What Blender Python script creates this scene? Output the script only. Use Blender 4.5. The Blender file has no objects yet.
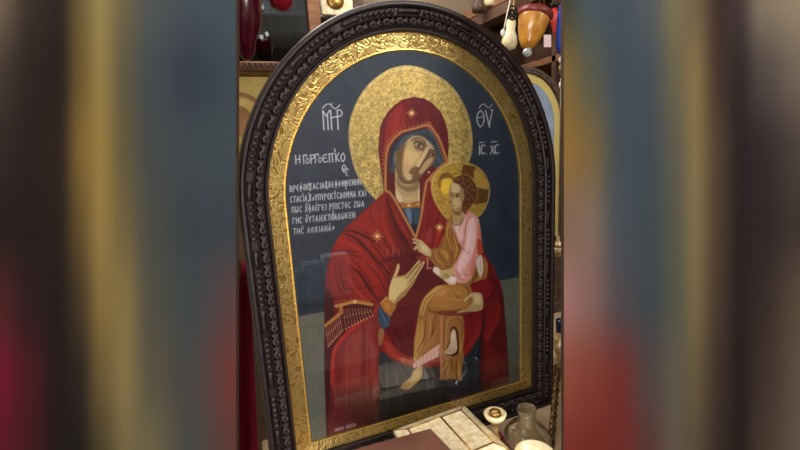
import bpy, bmesh, math, random
import numpy as np
from mathutils import Vector, Matrix
random.seed(7)
# ---------------------------------------------------------------- camera, world, lights, exposure
S = .40                                   # metres per board unit (half the width of the gilt border)
FPX = 423.86
RX = np.array([.931, -.054, -.361]); RX_, UP_, FW_ = None, None, None
_r = np.array([-0.17408727021251238, -0.36332814113190504, 0.08810855767027795]); _t = np.array([0.10456351825040545, 0.21660198245698817, 3.0099400044313827])
_a = np.linalg.norm(_r); _k = _r/_a; _K = np.array([[0, -_k[2], _k[1]], [_k[2], 0, -_k[0]], [-_k[1], _k[0], 0]])
ROT = np.eye(3)+math.sin(_a)*_K+(1-math.cos(_a))*_K@_K      # board -> camera (right, up, forward)
CAMB = -ROT.T@_t                                            # camera in board units (x right, y up, z into the board)
BOT = -1.93                                                 # bottom of the frame
TABLE = .76
def bw(x, y, z=0): return Vector((x*S, z*S, (y-BOT)*S+TABLE))          # board units -> world metres
CAM = bw(*CAMB)
def dirw(v): return Vector((v[0], v[2], v[1]))
RIGHT, UP, FWD = dirw(ROT[0]), dirw(ROT[1]), dirw(ROT[2])
def W(px, py, d): return CAM+d*(FWD+RIGHT*((px-400)/FPX)+UP*((225-py)/FPX))   # point seen at a pixel, d metres ahead
scene = bpy.context.scene; COL = scene.collection
cd = bpy.data.cameras.new('camera'); cam = bpy.data.objects.new('camera', cd); COL.objects.link(cam)
cd.sensor_fit = 'HORIZONTAL'; cd.sensor_width = 36; cd.lens = FPX/800*36; cd.clip_start = .02
m = Matrix((RIGHT, UP, -FWD)).transposed().to_4x4(); m.translation = CAM; cam.matrix_world = m; scene.camera = cam
scene.view_settings.view_transform = 'Standard'; scene.view_settings.look = 'None'; scene.view_settings.gamma = 1
scene.view_settings.use_curve_mapping = False; scene.view_settings.exposure = 0.0
w = bpy.data.worlds.new('world'); scene.world = w; w.use_nodes = True
w.node_tree.nodes['Background'].inputs[0].default_value = (.9, .88, .84, 1); w.node_tree.nodes['Background'].inputs[1].default_value = .4
def area(name, loc, target, sx, sy, power, col=(1, .95, .88)):
    l = bpy.data.lights.new(name, 'AREA'); l.shape = 'RECTANGLE'; l.size = sx; l.size_y = sy; l.energy = power; l.color = col
    o = bpy.data.objects.new(name, l); COL.objects.link(o); o.location = loc
    o.rotation_euler = (Vector(target)-Vector(loc)).to_track_quat('-Z', 'Y').to_euler(); return o
area('ceiling_panel_light', (-1.5, -1.5, 2.95), (0, 0, 1.3), 1.6, .8, 62, (1, .96, .92))
area('ceiling_panel_light', (1.15, -2.0, 2.95), (.4, 0, 1.1), 1.1, .8, 82, (1, .96, .92))
area('ceiling_panel_light', (-.2, 1.0, 2.95), (.6, 1.4, 1.4), 1.2, .6, 45, (1, .93, .84))
area('front_fill_light', (-1.35, -2.5, 1.25), (-.1, 0, 1.1), 1.3, 1.5, 58, (1, .97, .95))  # added fill light with no window there, evens the light down the icon
scene.cycles.use_denoising = True; scene.cycles.max_bounces = 6; scene.cycles.transparent_max_bounces = 12

# ---------------------------------------------------------------- helpers
def srgb(r, g, b):
    f = lambda c: c/12.92 if c <= .04045 else ((c+.055)/1.055)**2.4
    return (f(r/255), f(g/255), f(b/255), 1)
def mat(name, col, rough=.5, metal=0, noise=None, bump=None, trans=0, emit=0, spec=.5, coat=0):
    """noise = (scale, second colour, stretch xyz); bump = (scale, strength, kind)"""
    M = bpy.data.materials.new(name); M.use_nodes = True; N = M.node_tree.nodes; L = M.node_tree.links; b = N['Principled BSDF']
    b.inputs['Base Color'].default_value = srgb(*col); b.inputs['Roughness'].default_value = rough; b.inputs['Metallic'].default_value = metal
    b.inputs['Specular IOR Level'].default_value = spec; b.inputs['Transmission Weight'].default_value = trans; b.inputs['Coat Weight'].default_value = coat
    tc = N.new('ShaderNodeTexCoord')
    if noise:
        mp = N.new('ShaderNodeMapping'); mp.inputs['Scale'].default_value = noise[2] if len(noise) > 2 else (1, 1, 1); L.new(tc.outputs['Object'], mp.inputs[0])
        n = N.new('ShaderNodeTexNoise'); n.inputs['Scale'].default_value = noise[0]; n.inputs['Detail'].default_value = 5; L.new(mp.outputs[0], n.inputs['Vector'])
        r = N.new('ShaderNodeValToRGB'); r.color_ramp.elements[0].position = .36; r.color_ramp.elements[1].position = .66
        r.color_ramp.elements[0].color = srgb(*col); r.color_ramp.elements[1].color = srgb(*noise[1]); L.new(n.outputs['Fac'], r.inputs[0]); L.new(r.outputs[0], b.inputs['Base Color'])
    if bump:
        sc, st, kind = bump
        if kind == 'voronoi': n = N.new('ShaderNodeTexVoronoi'); n.inputs['Scale'].default_value = sc; out = n.outputs['Distance']; L.new(tc.outputs['Object'], n.inputs['Vector'])
        elif kind == 'scroll':
            n = N.new('ShaderNodeTexNoise'); n.inputs['Scale'].default_value = sc; n.inputs['Detail'].default_value = 1; n.inputs['Distortion'].default_value = 2.2; L.new(tc.outputs['Object'], n.inputs['Vector'])
            mm = N.new('ShaderNodeMath'); mm.operation = 'MULTIPLY'; mm.inputs[1].default_value = 34; L.new(n.outputs['Fac'], mm.inputs[0])
            s2 = N.new('ShaderNodeMath'); s2.operation = 'SINE'; L.new(mm.outputs[0], s2.inputs[0]); out = s2.outputs[0]
        else: n = N.new('ShaderNodeTexNoise'); n.inputs['Scale'].default_value = sc; n.inputs['Detail'].default_value = 4; out = n.outputs['Fac']; L.new(tc.outputs['Object'], n.inputs['Vector'])
        bp = N.new('ShaderNodeBump'); bp.inputs['Strength'].default_value = st; bp.inputs['Distance'].default_value = .002; L.new(out, bp.inputs['Height']); L.new(bp.outputs[0], b.inputs['Normal'])
    if emit: b.inputs['Emission Color'].default_value = srgb(*col); b.inputs['Emission Strength'].default_value = emit
    return M
def tag(o, label=None, cat=None, group=None, kind=None):
    if label: o['label'] = label
    if cat: o['category'] = cat
    if group: o['group'] = group
    if kind: o['kind'] = kind
    return o
def thing(name, loc, label, cat, group=None):
    o = bpy.data.objects.new(name, None); o.empty_display_size = .05; COL.objects.link(o); o.location = loc; return tag(o, label, cat, group)
def wloc(o):
    v = Vector(o.location)
    while o.parent: o = o.parent; v += Vector(o.location)
    return v
def link(name, me, m_, parent=None, loc=None, smooth=False):
    if m_ and not me.materials: me.materials.append(m_)
    if smooth: me.polygons.foreach_set('use_smooth', [True]*len(me.polygons))
    o = bpy.data.objects.new(name, me); COL.objects.link(o)
    if parent: o.parent = parent
    if loc is not None: o.location = Vector(loc)-(wloc(parent) if parent else Vector())
    return o
def mesh(name, V, F_, m_, parent=None, org=None, smooth=False, auto=None):
    """V in world metres; org = world origin of the object (defaults to the parent's)"""
    base = Vector(org) if org is not None else (wloc(parent) if parent else Vector())
    me = bpy.data.meshes.new(name); me.from_pydata([tuple(Vector(v)-base) for v in V], [], F_); me.validate(); me.update()
    bm = bmesh.new(); bm.from_mesh(me); bmesh.ops.recalc_face_normals(bm, faces=bm.faces); bm.to_mesh(me); bm.free()
    o = link(name, me, m_, parent, base, smooth)
    return o
def frame_of(ax, up=(0, 0, 1)):
    z = Vector(ax).normalized(); x = Vector(up).cross(z)
    if x.length < 1e-4: x = Vector((1, 0, 0))
    x.normalize(); return x, z.cross(x), z
def boxg(c, s, ax=None):
    """box centred at c with size s, axes ax = (x, y, z) vectors"""
    c = Vector(c); X_, Y_, Z_ = ax or (Vector((1, 0, 0)), Vector((0, 1, 0)), Vector((0, 0, 1)))
    V = [c+X_*(s[0]/2*i)+Y_*(s[1]/2*j)+Z_*(s[2]/2*k) for k in (-1, 1) for j in (-1, 1) for i in (-1, 1)]
    return V, [(0,1,3,2),(4,6,7,5),(0,4,5,1),(2,3,7,6),(0,2,6,4),(1,5,7,3)]
def box(name, c, s, m_, parent=None, ax=None, bevel=.0, org=None):
    V, F_ = boxg(c, s, ax); o = mesh(name, V, F_, m_, parent, org if org is not None or parent else c)
    if bevel: md = o.modifiers.new('bevel', 'BEVEL'); md.width = bevel; md.segments = 2
    return o
def lathe(name, base, prof, m_, parent=None, ax=(0, 0, 1), n=24, closed=False, scallop=None):
    """prof: (radius, height) along ax from base"""
    X_, Y_, Z_ = frame_of(ax); base = Vector(base); V = []; F_ = []
    for i, (r, h) in enumerate(prof):
        for k in range(n):
            t = 2*math.pi*k/n; rr = r; hh = h
            if scallop and i in scallop[0]: hh = h+scallop[2]*math.cos(t*scallop[1]); rr = r*(1+.03*math.cos(t*scallop[1]))
            V.append(base+X_*(rr*math.cos(t))+Y_*(rr*math.sin(t))+Z_*hh)
    for i in range(len(prof)-1):
        for k in range(n): F_.append((i*n+k, i*n+(k+1) % n, (i+1)*n+(k+1) % n, (i+1)*n+k))
    if not closed: F_.append(tuple(range(n))); F_.append(tuple((len(prof)-1)*n+k for k in range(n)))
    return mesh(name, V, F_, m_, parent, None if parent else base, smooth=True)
def tubeg(P, r, n=8, r2=None):
    P = [Vector(p) for p in P]; V = []; F_ = []
    for i, p in enumerate(P):
        d = (P[min(i+1, len(P)-1)]-P[max(i-1, 0)]); X_, Y_, Z_ = frame_of(d, (0, 0, 1) if abs(d.normalized().z) < .95 else (0, 1, 0)); rr = r if r2 is None else r+(r2-r)*i/(len(P)-1)
        if callable(r): pass
        V += [p+X_*(rr*math.cos(2*math.pi*k/n))+Y_*(rr*math.sin(2*math.pi*k/n)) for k in range(n)]
    for i in range(len(P)-1):
        for k in range(n): F_.append((i*n+k, i*n+(k+1) % n, (i+1)*n+(k+1) % n, (i+1)*n+k))
    F_.append(tuple(range(n))); F_.append(tuple((len(P)-1)*n+k for k in range(n)))
    return V, F_
def tube(name, P, r, m_, parent=None, n=8, r2=None):
    V, F_ = tubeg(P, r, n, r2); return mesh(name, V, F_, m_, parent, None if parent else P[0], smooth=True)
def join(parts):
    V = []; F_ = []
    for v, f in parts: b = len(V); V += list(v); F_ += [tuple(i+b for i in q) for q in f]
    return V, F_
def ballg(c, r, sx=1, sy=1, sz=1, n=8, m=6):
    c = Vector(c); V = [c+Vector((0, 0, -r*sz))]; F_ = []
    for j in range(1, m):
        a = -math.pi/2+math.pi*j/m
        V += [c+Vector((r*sx*math.cos(a)*math.cos(2*math.pi*k/n), r*sy*math.cos(a)*math.sin(2*math.pi*k/n), r*sz*math.sin(a))) for k in range(n)]
    V.append(c+Vector((0, 0, r*sz))); T = len(V)-1
    for k in range(n):
        F_.append((0, 1+(k+1) % n, 1+k)); F_.append((T, T-n+k, T-n+(k+1) % n))
        for j in range(m-2): a = 1+j*n; F_.append((a+k, a+(k+1) % n, a+n+(k+1) % n, a+n+k))
    return V, F_
def copy_tree(o, parent=None):
    c = o.copy(); COL.objects.link(c)
    if parent: c.parent = parent
    for ch in list(o.children): copy_tree(ch, c)
    return c
ALB = .85      # paint reflectance scale
BALB = .5
# ---------------------------------------------------------------- the painted panel (flat print, in numpy)
# PX, PY are the sampling coordinates of the drawing, IMG its colour (sRGB 0..1), LAB the painted element
def s2l(c):
    c = np.asarray(c, float)
    return np.where(c <= .04045, c/12.92, ((c+.055)/1.055)**2.4)
def value_noise(x, y, scale, seed):
    rng = np.random.RandomState(seed); T = rng.rand(256, 256)
    u = x/scale; v = y/scale; i = np.floor(u).astype(int); j = np.floor(v).astype(int)
    fu = u-i; fv = v-j; fu = fu*fu*(3-2*fu); fv = fv*fv*(3-2*fv)
    a = T[i % 256, j % 256]; b = T[(i+1) % 256, j % 256]; c = T[i % 256, (j+1) % 256]; d = T[(i+1) % 256, (j+1) % 256]
    return (a*(1-fu)+b*fu)*(1-fv)+(c*(1-fu)+d*fu)*fv
def spline(pts, closed, n=5):
    P = [np.array(p, float) for p in pts]; m = len(P); out = []
    for i in range(m if closed else m-1):
        p1, p2 = P[i], P[(i+1) % m]
        p0 = P[(i-1) % m] if closed or i > 0 else p1*2-p2
        p3 = P[(i+2) % m] if closed or i+2 < m else p2*2-p1
        for k in range(n):
            t = k/n
            out.append(.5*((2*p1)+(-p0+p2)*t+(2*p0-5*p1+4*p2-p3)*t*t+(-p0+3*p1-3*p2+p3)*t**3))
    if not closed: out.append(P[-1])
    return np.array(out)
class Canvas:
    def __init__(s, PX, PY):
        s.X = PX.ravel(); s.Y = PY.ravel(); s.C = np.zeros((s.X.size, 3)); s.L = np.zeros(s.X.size, int); s.clip = None
    def sub(s, P, m):
        x0, y0 = P.min(0)-m; x1, y1 = P.max(0)+m
        return np.nonzero((s.X > x0) & (s.X < x1) & (s.Y > y0) & (s.Y < y1))[0]
    def segdist(s, idx, P, closed):
        x = s.X[idx]; y = s.Y[idx]; d = np.full(idx.size, 1e9); T = np.zeros(idx.size); n = len(P)
        for i in range(n if closed else n-1):
            ax, ay = P[i]; bx, by = P[(i+1) % n]; dx, dy = bx-ax, by-ay; q = dx*dx+dy*dy
            if q < 1e-12: continue
            t = np.clip(((x-ax)*dx+(y-ay)*dy)/q, 0, 1); e = (x-ax-t*dx)**2+(y-ay-t*dy)**2
            m = e < d; d[m] = e[m]; T[m] = (i+t[m])/n
        return np.sqrt(d), T
    def inside(s, idx, P):
        x = s.X[idx]; y = s.Y[idx]; r = np.zeros(idx.size, bool); n = len(P)
        for i in range(n):
            ax, ay = P[i]; bx, by = P[(i+1) % n]
            if ay == by: continue
            c = (ay > y) != (by > y)
            r ^= c & (x < (bx-ax)*(y-ay)/(by-ay)+ax)
        return r
    def put(s, idx, a, col, lab):
        if s.clip is not None: a = a*s.clip[idx]
        col = np.array(col, float)/255
        s.C[idx] = s.C[idx]*(1-a[:, None])+col*a[:, None]
        if lab is not None: s.L[idx[a > .5]] = lab
    def fill(s, pts, col, a=1, soft=.35, lab=None, sm=True, col2=None, ax=None):
        P = spline(pts, True) if sm else np.array(pts, float)
        idx = s.sub(P, soft*3+1)
        if not idx.size: return
        d, _ = s.segdist(idx, P, True); sd = np.where(s.inside(idx, P), d, -d)
        al = np.clip(.5+sd/(2*soft), 0, 1); al = al*al*(3-2*al)*a
        if col2 is not None:
            (x0, y0), (x1, y1) = ax; t = ((s.X[idx]-x0)*(x1-x0)+(s.Y[idx]-y0)*(y1-y0))/((x1-x0)**2+(y1-y0)**2)
            t = np.clip(t, 0, 1)[:, None]; cc = np.array(col)*(1-t)+np.array(col2)*t
        else: cc = col
        s.put(idx, al, cc, lab)
    def mask(s, pts, sm=True):
        P = spline(pts, True) if sm else np.array(pts, float); m = np.zeros(s.X.size); idx = s.sub(P, 2)
        d, _ = s.segdist(idx, P, True); sd = np.where(s.inside(idx, P), d, -d); m[idx] = np.clip(.5+sd/.8, 0, 1); return m
    def line(s, pts, w, col, a=1, soft=.35, sm=True, taper=True, lab=None):
        P = spline(pts, False) if sm and len(pts) > 2 else np.array(pts, float)
        idx = s.sub(P, w+soft*2+.5)
        if not idx.size: return
        d, T = s.segdist(idx, P, False)
        ww = w*.5*(np.sqrt(np.clip(4*T*(1-T), .12, 1)) if taper else 1)
        al = np.clip(.5+(ww-d)/(2*soft), 0, 1)*a
        s.put(idx, al, col, lab)
    def blob(s, x, y, r, col, a=1, ry=None, lab=None):
        ry = ry or r; idx = s.sub(np.array([[x-r*1.6, y-ry*1.6], [x+r*1.6, y+ry*1.6]]), 0)
        if not idx.size: return
        q = np.hypot((s.X[idx]-x)/r, (s.Y[idx]-y)/ry); al = np.clip(1.6-q, 0, 1)/1.6; al = np.clip(al*1.9, 0, 1)
        al = al*al*(3-2*al)*a
        s.put(idx, al, col, lab)
    def ell(s, x, y, rx, ry, **k):
        return [(x+rx*math.cos(t*math.pi/8), y+ry*math.sin(t*math.pi/8)) for t in range(16)]

GLYPH = {  # strokes of a narrow uncial hand, x 0..1, y 0 (top)..1 (baseline)
 'A': [[(0,1),(.5,0),(1,1)],[(.2,.65),(.8,.65)]], 'B': [[(0,0),(0,1)],[(0,0),(.8,.15),(.75,.4),(0,.48)],[(0,.48),(1,.65),(.8,1),(0,1)]],
 'G': [[(0,1),(0,0),(.9,0),(.9,.15)]], 'D': [[(0,1),(.5,0),(1,1),(0,1)]], 'E': [[(1,.08),(.4,0),(0,.5),(.4,1),(1,.92)],[(0,.5),(.8,.5)]],
 'Z': [[(0,0),(1,0),(0,1),(1,1)]], 'H': [[(0,0),(0,1)],[(1,0),(1,1)],[(0,.5),(1,.45)]], 'I': [[(.5,0),(.5,1)]],
 'K': [[(0,0),(0,1)],[(1,0),(.05,.5),(1,1)]], 'L': [[(0,1),(.5,0),(1,1)]], 'M': [[(0,1),(.1,0),(.5,.6),(.9,0),(1,1)]],
 'N': [[(0,1),(0,0),(1,1),(1,0)]], 'X': [[(0,0),(1,1)],[(1,0),(0,1)]], 'O': [[(.5,0),(0,.5),(.5,1),(1,.5),(.5,0)]],
 'P': [[(0,1),(0,0),(1,0),(1,1)]], 'R': [[(0,1.15),(0,0),(.9,.1),(.85,.45),(0,.5)]], 'C': [[(1,.08),(.4,0),(0,.5),(.4,1),(1,.92)]],
 'T': [[(0,0),(1,0)],[(.5,0),(.5,1)]], 'Y': [[(0,0),(.5,.55),(1,0)],[(.5,.55),(.5,1)]], 'F': [[(.5,-.25),(.5,1.25)],[(.5,.2),(0,.5),(.5,.8),(1,.5),(.5,.2)]],
 'W': [[(.1,0),(0,.8),(.3,1),(.5,.6),(.7,1),(1,.8),(.9,0)]], 'Q': [[(.5,0),(0,.5),(.5,1),(1,.5),(.5,0)],[(.2,.5),(.8,.5)]],
 'o': [[(.5,.4),(0,.7),(.5,1),(1,.7),(.5,.4)]], 'V': [[(0,0),(.5,1),(1,0)]], '+': [[(0,.5),(1,.5)],[(.5,.1),(.5,.9)]],
 "'": [[(.3,-.35),(.6,-.15)]], '"': [[(0,-.2),(.5,-.35),(1,-.2)]], ',': [[(.4,.9),(.2,1.2)]],
 '8': [[(.2,0),(.5,.35),(.9,0)],[(.5,.35),(.05,.7),(.5,1),(.95,.7),(.5,.35)]],
}
def write(cv, text, x0, y0, x1, y1, h, w, col, a=1):
    adv = []
    for ch in text: adv.append({' ': .7, 'I': .6, ',': .5, "'": 0, '"': 0, 'M': 1.15, 'W': 1.3, 'o': .8}.get(ch, 1.))
    tot = sum(adv); L = x1-x0; t = 0
    for ch, ad in zip(text, adv):
        cw = L/tot
        gx = x0+L*t/tot; gy = y0+(y1-y0)*t/tot; sl = (y1-y0)/(x1-x0)
        if ch in "'\"": gx -= cw*.9
        gw = cw*(.62 if ad else .6)*(ad or 1)
        for st in GLYPH.get(ch, []):
            cv.line([(gx+p[0]*gw, gy+h*(p[1]-1)+sl*p[0]*gw) for p in st], w, col, a, soft=.3, sm=False, taper=False)
        t += ad

def star(cv, x, y, r):
    for k in range(8):
        an = k*math.pi/4+.1; rr = r*(1 if k % 2 == 0 else .75)
        cv.line([(x, y), (x+rr*math.cos(an), y+rr*math.sin(an))], .8, (208, 160, 80), .9, taper=False, sm=False)
    for k in range(8):
        an = k*math.pi/4+.5; cv.blob(x+r*.55*math.cos(an), y+r*.55*math.sin(an), .5, (200, 150, 75), .8)
    cv.blob(x, y, 1.5, (240, 205, 150), 1)

HALO = [(412,66),(424,69),(436,75),(448,83),(457,93),(464,105),(469,118),(472,134),(472,150),(468,164),(462,178),(440,215),(400,215),(384,207),(375.5,199),(367,190),(358,176),(352.6,161),(349,140),(350,122),(355,106),(362,93),(370,83),(380,75),(390,69),(402,66)]
HALO2 = [(460.5,162),(471,164),(480,169),(486,177),(489.5,188),(488.5,199),(484,210),(477,217),(462,219.5),(448,219),(440,210),(434.5,200),(431.5,188),(434,177),(441,168.5),(450,163.5)]
def paint(PX, PY):
    cv = Canvas(PX, PY); X, Y = cv.X, cv.Y
    F, Ln = cv.fill, cv.line
    n1 = value_noise(X, Y, 9, 1); n2 = value_noise(X, Y, 3, 2); n3 = value_noise(X, Y, 1.3, 3); nv = value_noise(X*1.0, Y*.12, 1.6, 4)
    # ---- blue field and the olive ground
    a, b = np.array((64, 76, 90.)), np.array((46, 58, 73.))
    t = np.clip((Y-60)/180, 0, 1)[:, None]; cv.C[:] = (a*(1-t)+b*t)/255  # lighter, greyer top: reflections on the glass put into the field colour
    cv.C += ((n1-.5)*.035+(n2-.5)*.03)[:, None]; cv.L[:] = 0
    gl = 316-(X-300)*.177
    g = np.clip((Y-gl)/1.2+.5, 0, 1)[:, None]; gr = np.array((110, 112, 100.))/255+((n2-.5)*.03+(nv-.5)*.03)[:, None]
    dk = np.clip((X-480)/30, 0, 1)[:, None]*np.clip((Y-320)/60, 0, 1)[:, None]
    cv.C = cv.C*(1-g)+gr*(1-.22*dk)*g; cv.L[Y > gl] = 1
    d2 = np.clip(1-np.abs(Y-gl+8)/9, 0, 1)*(X < 330); cv.C *= (1-.35*d2)[:, None]
    # ---- lettering
    wc = (232, 234, 236)
    def up(pts, ox, oy, w=1.1, a=.95, sm=False): Ln([(ox+x/10, oy+y/10) for x, y in pts], w, wc, a, sm=sm, taper=False)
    o = (280, 95)
    for s_ in ([(428,160),(440,348)], [(430,160),(462,210),(497,152)], [(474,200),(482,345)], [(506,155),(518,345)], [(512,228),(572,215)], [(572,155),(582,345)]): up(s_, *o, w=1.2)
    up([(572,155),(600,150),(620,175),(612,205),(576,217)], *o, sm=True); up([(428,132),(455,100),(495,90),(530,125),(560,135),(598,100)], *o, w=1, sm=True); up([(510,100),(525,80)], *o, w=.6)
    o = (460, 90)
    up([(205,205),(175,245),(170,290),(182,340),(205,368),(232,335),(240,285),(232,235),(205,205)], *o, w=1.1, sm=True); up([(175,278),(238,268)], *o, w=.8)
    up([(255,205),(296,372)], *o, w=1.2); up([(326,200),(292,350)], *o, w=1.1); up([(305,200),(330,198)], *o, w=.8); up([(192,178),(215,150),(240,142),(275,172),(300,170),(318,142)], *o, w=.9, sm=True)
    o = (460, 130)
    up([(195,155),(195,245)], *o, w=1.1); up([(188,128),(240,122)], *o, w=.7); up([(248,160),(225,150),(212,195),(222,238),(248,228)], *o, w=1, sm=True); up([(265,240),(267,242)], *o, w=.9)
    up([(308,160),(345,240)], *o, w=1); up([(340,155),(304,242)], *o, w=.9); up([(385,150),(362,150),(350,195),(362,235),(388,225)], *o, w=1, sm=True); up([(312,122),(372,115)], *o, w=.7); up([(330,110),(340,118)], *o, w=.5)
    o = (280, 140)
    for s_ in ([(155,155),(160,240)], [(195,150),(200,230)], [(158,200),(196,190)], [(232,155),(240,238)], [(230,155),(262,148),(262,165)], [(305,150),(312,235)], [(350,145),(356,228)], [(348,145),(382,140),(382,158)],
               [(492,140),(496,222)], [(520,138),(526,220)], [(488,140),(540,134)], [(555,135),(560,218)], [(545,90),(552,118)], [(588,130),(562,175),(594,215)]): up(s_, *o, w=1)
    up([(275,180),(260,208),(275,236),(294,205),(275,180)], *o, w=.8, sm=True); up([(305,152),(335,150),(338,180),(312,192)], *o, w=.9, sm=True); up([(398,170),(384,198),(400,226),(416,195),(398,170)], *o, w=.8, sm=True)
    up([(470,145),(440,150),(430,185),(445,222),(474,212)], *o, w=1, sm=True); up([(432,183),(465,178)], *o, w=.8); up([(628,130),(608,172),(628,216),(650,172),(628,130)], *o, w=1, sm=True)
    up([(640,248),(622,272),(640,300),(658,275),(640,248)], *o, w=1, sm=True); up([(622,290),(640,320),(672,285),(684,300)], *o, w=.9, sm=True); up([(672,318),(655,335),(678,358)], *o, w=.8, sm=True)
    tc = (226, 230, 230)
    write(cv, "BREF8KTACIAC8EFOQMENHN", 290, 191.5, 362, 184.3, 5.6, .85, tc, .85)
    write(cv, "CTACI'A,ToYPYREKT'CDOMMA KAI", 290.5, 202.4, 367, 195.8, 5.6, .85, tc, .85)
    write(cv, "PWC X\"FLE'GEI RPICTOC ZWA", 292, 212.8, 365, 206.3, 5.6, .85, tc, .85)
    write(cv, "GHC O\"YTAIEKTKADWKEN", 293, 223.8, 356, 217.4, 5.6, .85, tc, .85)
    write(cv, "THC' LOXIANA'+", 293.5, 234.2, 336, 230.3, 5.4, .85, tc, .8)
    for x, y in ((309,183),(326,181),(345,181),(309,193),(333,211)): Ln([(x, y), (x+1.2, y+8)], 1, tc, .85, taper=False)
    # ---- large halo
    F(HALO, (184, 162, 98), lab=2)
    hm = cv.mask(HALO)
    st = ((n3-.5)*.26+(n2-.5)*.16)*hm
    lite = np.clip((135-Y)/80, -.6, 1)*.05*hm
    cv.C += (st+lite)[:, None]*np.array((1, .9, .6))
    lo = hm*np.clip((Y-160)/40, 0, 1)*np.clip((385-X)/15, 0, 1); cv.C += (lo*(n3-.45)*.3)[:, None]*np.array((1, .95, .5))
    Ln(HALO+[HALO[0]], 1.0, (206, 186, 128), .6, taper=False); H = spline(HALO, True, 12)
    c0 = np.array((411, 138.))
    for k in range(0, len(H), 2):
        q = c0+(H[k]-c0)*.965; cv.blob(q[0], q[1], .55, (226, 208, 160), .55)
    Ln([tuple(c0+(np.array(p)-c0)*.93) for p in HALO+[HALO[0]]], .6, (140, 105, 50), .35, taper=False)
    # ---- mantle body
    BODY = [(384,192),(376,200),(366,209),(355,219),(344,229),(337,239),(332,249),(328.5,262),(326,275),(325,290),(324.5,305),(324.5,330),(324.3,355),(324.5,379),(325.5,405),(326.5,440),(420,412),(509,381),(509,378),(508,360),(506.5,335),(505,318),(504,305),(503,293),(500,281),(496,273),(494,267),(489,260),(484,252),(480,238),(470,215),(447,214),(441,205),(434,192),(430,180),(424,170),(395,168)]
    F(BODY, (128, 28, 30), lab=3, sm=False)
    bm = cv.mask(BODY, False); cv.clip = bm
    F([(384,194),(360,216),(342,232),(333,250),(330,285),(345,300),(372,300),(392,262),(400,232),(397,210)], (152, 36, 32), .85, 3)
    F([(372,205),(350,226),(345,232),(375,245),(392,262),(398,240)], (162, 42, 36), .7, 3)
    F([(335,245),(340,236),(360,240),(380,262),(385,290),(370,298),(352,270)], (176, 42, 34), .6, 3)
    F([(386,196),(392,198),(412,238),(418,262),(400,250),(388,220)], (112, 22, 28), .7, 2)
    F([(396,205),(402,216),(411,236),(408,238),(398,226),(390,205)], (158, 46, 32), .8, 1)
    F([(424,205),(440,204),(447,222),(445,236),(441,248),(431,248),(418,240)], (140, 28, 34), .8, 1.5)
    F([(424,232),(432,228),(431,243),(422,241)], (170, 60, 52), .6, 1.5); F([(436,228),(443,232),(440,246),(434,247)], (178, 40, 32), .9, 1.2)
    # dark shaded folds of the shoulder and arm
    dkc = (84, 16, 24)
    for p, w, al in (([(342,232),(352,231),(368,238),(374,243)],2.2,.85), ([(345,234),(358,240),(372,255),(384,268),(391,281)],3.2,.85), ([(387,198),(392,216),(402,236),(412,254)],2.4,.7),
                     ([(340,250),(350,254),(362,258)],1.4,.6), ([(334,252),(346,251),(358,252)],1.3,.7), ([(372,200),(370,215),(376,226)],1.0,.35), ([(350,266),(360,274),(370,290),(378,300)],3,.7),
                     ([(338,262),(342,280),(345,290)],1.6,.6), ([(380,232),(388,246),(400,262)],2,.55), ([(395,225),(404,243),(410,258)],1.6,.5), ([(365,262),(378,276),(386,292)],1.6,.5),
                     ([(400,250),(418,268),(440,300)],2.2,.5), ([(405,240),(425,262),(445,284)],2.,.5), ([(385,222),(396,246),(404,262)],1,.5),([(330,300),(345,290),(362,288),(386,287)],1.4,.45),
                     ([(430,210),(428,225),(424,240)],1.2,.6), ([(440,212),(436,228),(433,246)],1.2,.6), ([(447,224),(441,236),(436,249)],1.2,.6),([(388,200),(396,222),(410,246)],1,.8),([(346,238),(362,246),(380,268),(390,284)],1.1,.8),([(356,226),(372,238),(392,262)],1,.6),([(335,270),(340,290),(350,300)],1.2,.6),([(352,258),(366,276),(374,292)],1.1,.8),([(372,244),(386,262),(392,270)],1,.7)): Ln(p, w, dkc, min(1, al*1.3), .45)
    for p, w, al in (([(338,240),(350,244),(362,252)],1.6,.6), ([(360,236),(376,252),(388,270)],1.2,.55), ([(352,222),(366,226),(380,238)],1.2,.5), ([(382,210),(386,230),(396,250)],1.2,.55),
                     ([(347,276),(356,290),(366,300)],2.6,.7), ([(378,215),(392,244),(402,258)],.9,.4), ([(332,264),(334,285)],1.5,.4), ([(366,246),(380,264),(390,280)],1,.5), ([(400,222),(408,238),(412,248)],1,.5)): Ln(p, w, (206, 62, 46), al, .6)
    # pale reflections of paper lie on the pane in the photograph; only the paint's own marks here
    F([(380,262),(404,252),(430,262),(445,290),(424,300),(414,330),(412,360),(392,350),(380,330),(390,318),(400,302),(412,284),(422,264),(412,268),(400,276),(396,262)], (98, 20, 30), .9, 2)
    F([(396,305),(414,290),(420,300),(414,330),(413,352),(396,345),(386,330)], (108, 22, 34), .7, 2)
    for p in ([(392,318),(398,332),(402,352)], [(400,306),(406,324),(409,350)], [(392,262),(404,284),(412,304)], [(412,274),(420,282),(424,292)]): Ln(p, 1.5, (74, 14, 28), .6, .8)
    for p in ([(396,310),(404,326),(408,345)], [(404,292),(412,304),(416,312)], [(390,330),(396,342),(404,352)]): Ln(p, 1.2, (140, 38, 44), .5, .7)
    # chest letters on the mantle, gold strokes
    for x, c in ((382,(196,70,44)),(387,(190,84,50)),(393,(176,108,80)),(398.5,(166,86,72)),(404,(150,60,52))): Ln([(x, 249), (x+.6, 256)], 1.5, c, .7, .5, taper=False)
    cv.clip = None
    F([(416,257),(425,256.5),(429,258),(427,264),(420,261)], (170,84,72), .6, .8)
    for p in ([(427,258),(428,262)], [(428,262),(427,268.5)], [(427,268.5),(431,268)]): Ln(p, 1.3, (214,140,104), .9, taper=False)
    # lower left: skirt of the mantle
    cv.clip = bm
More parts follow.
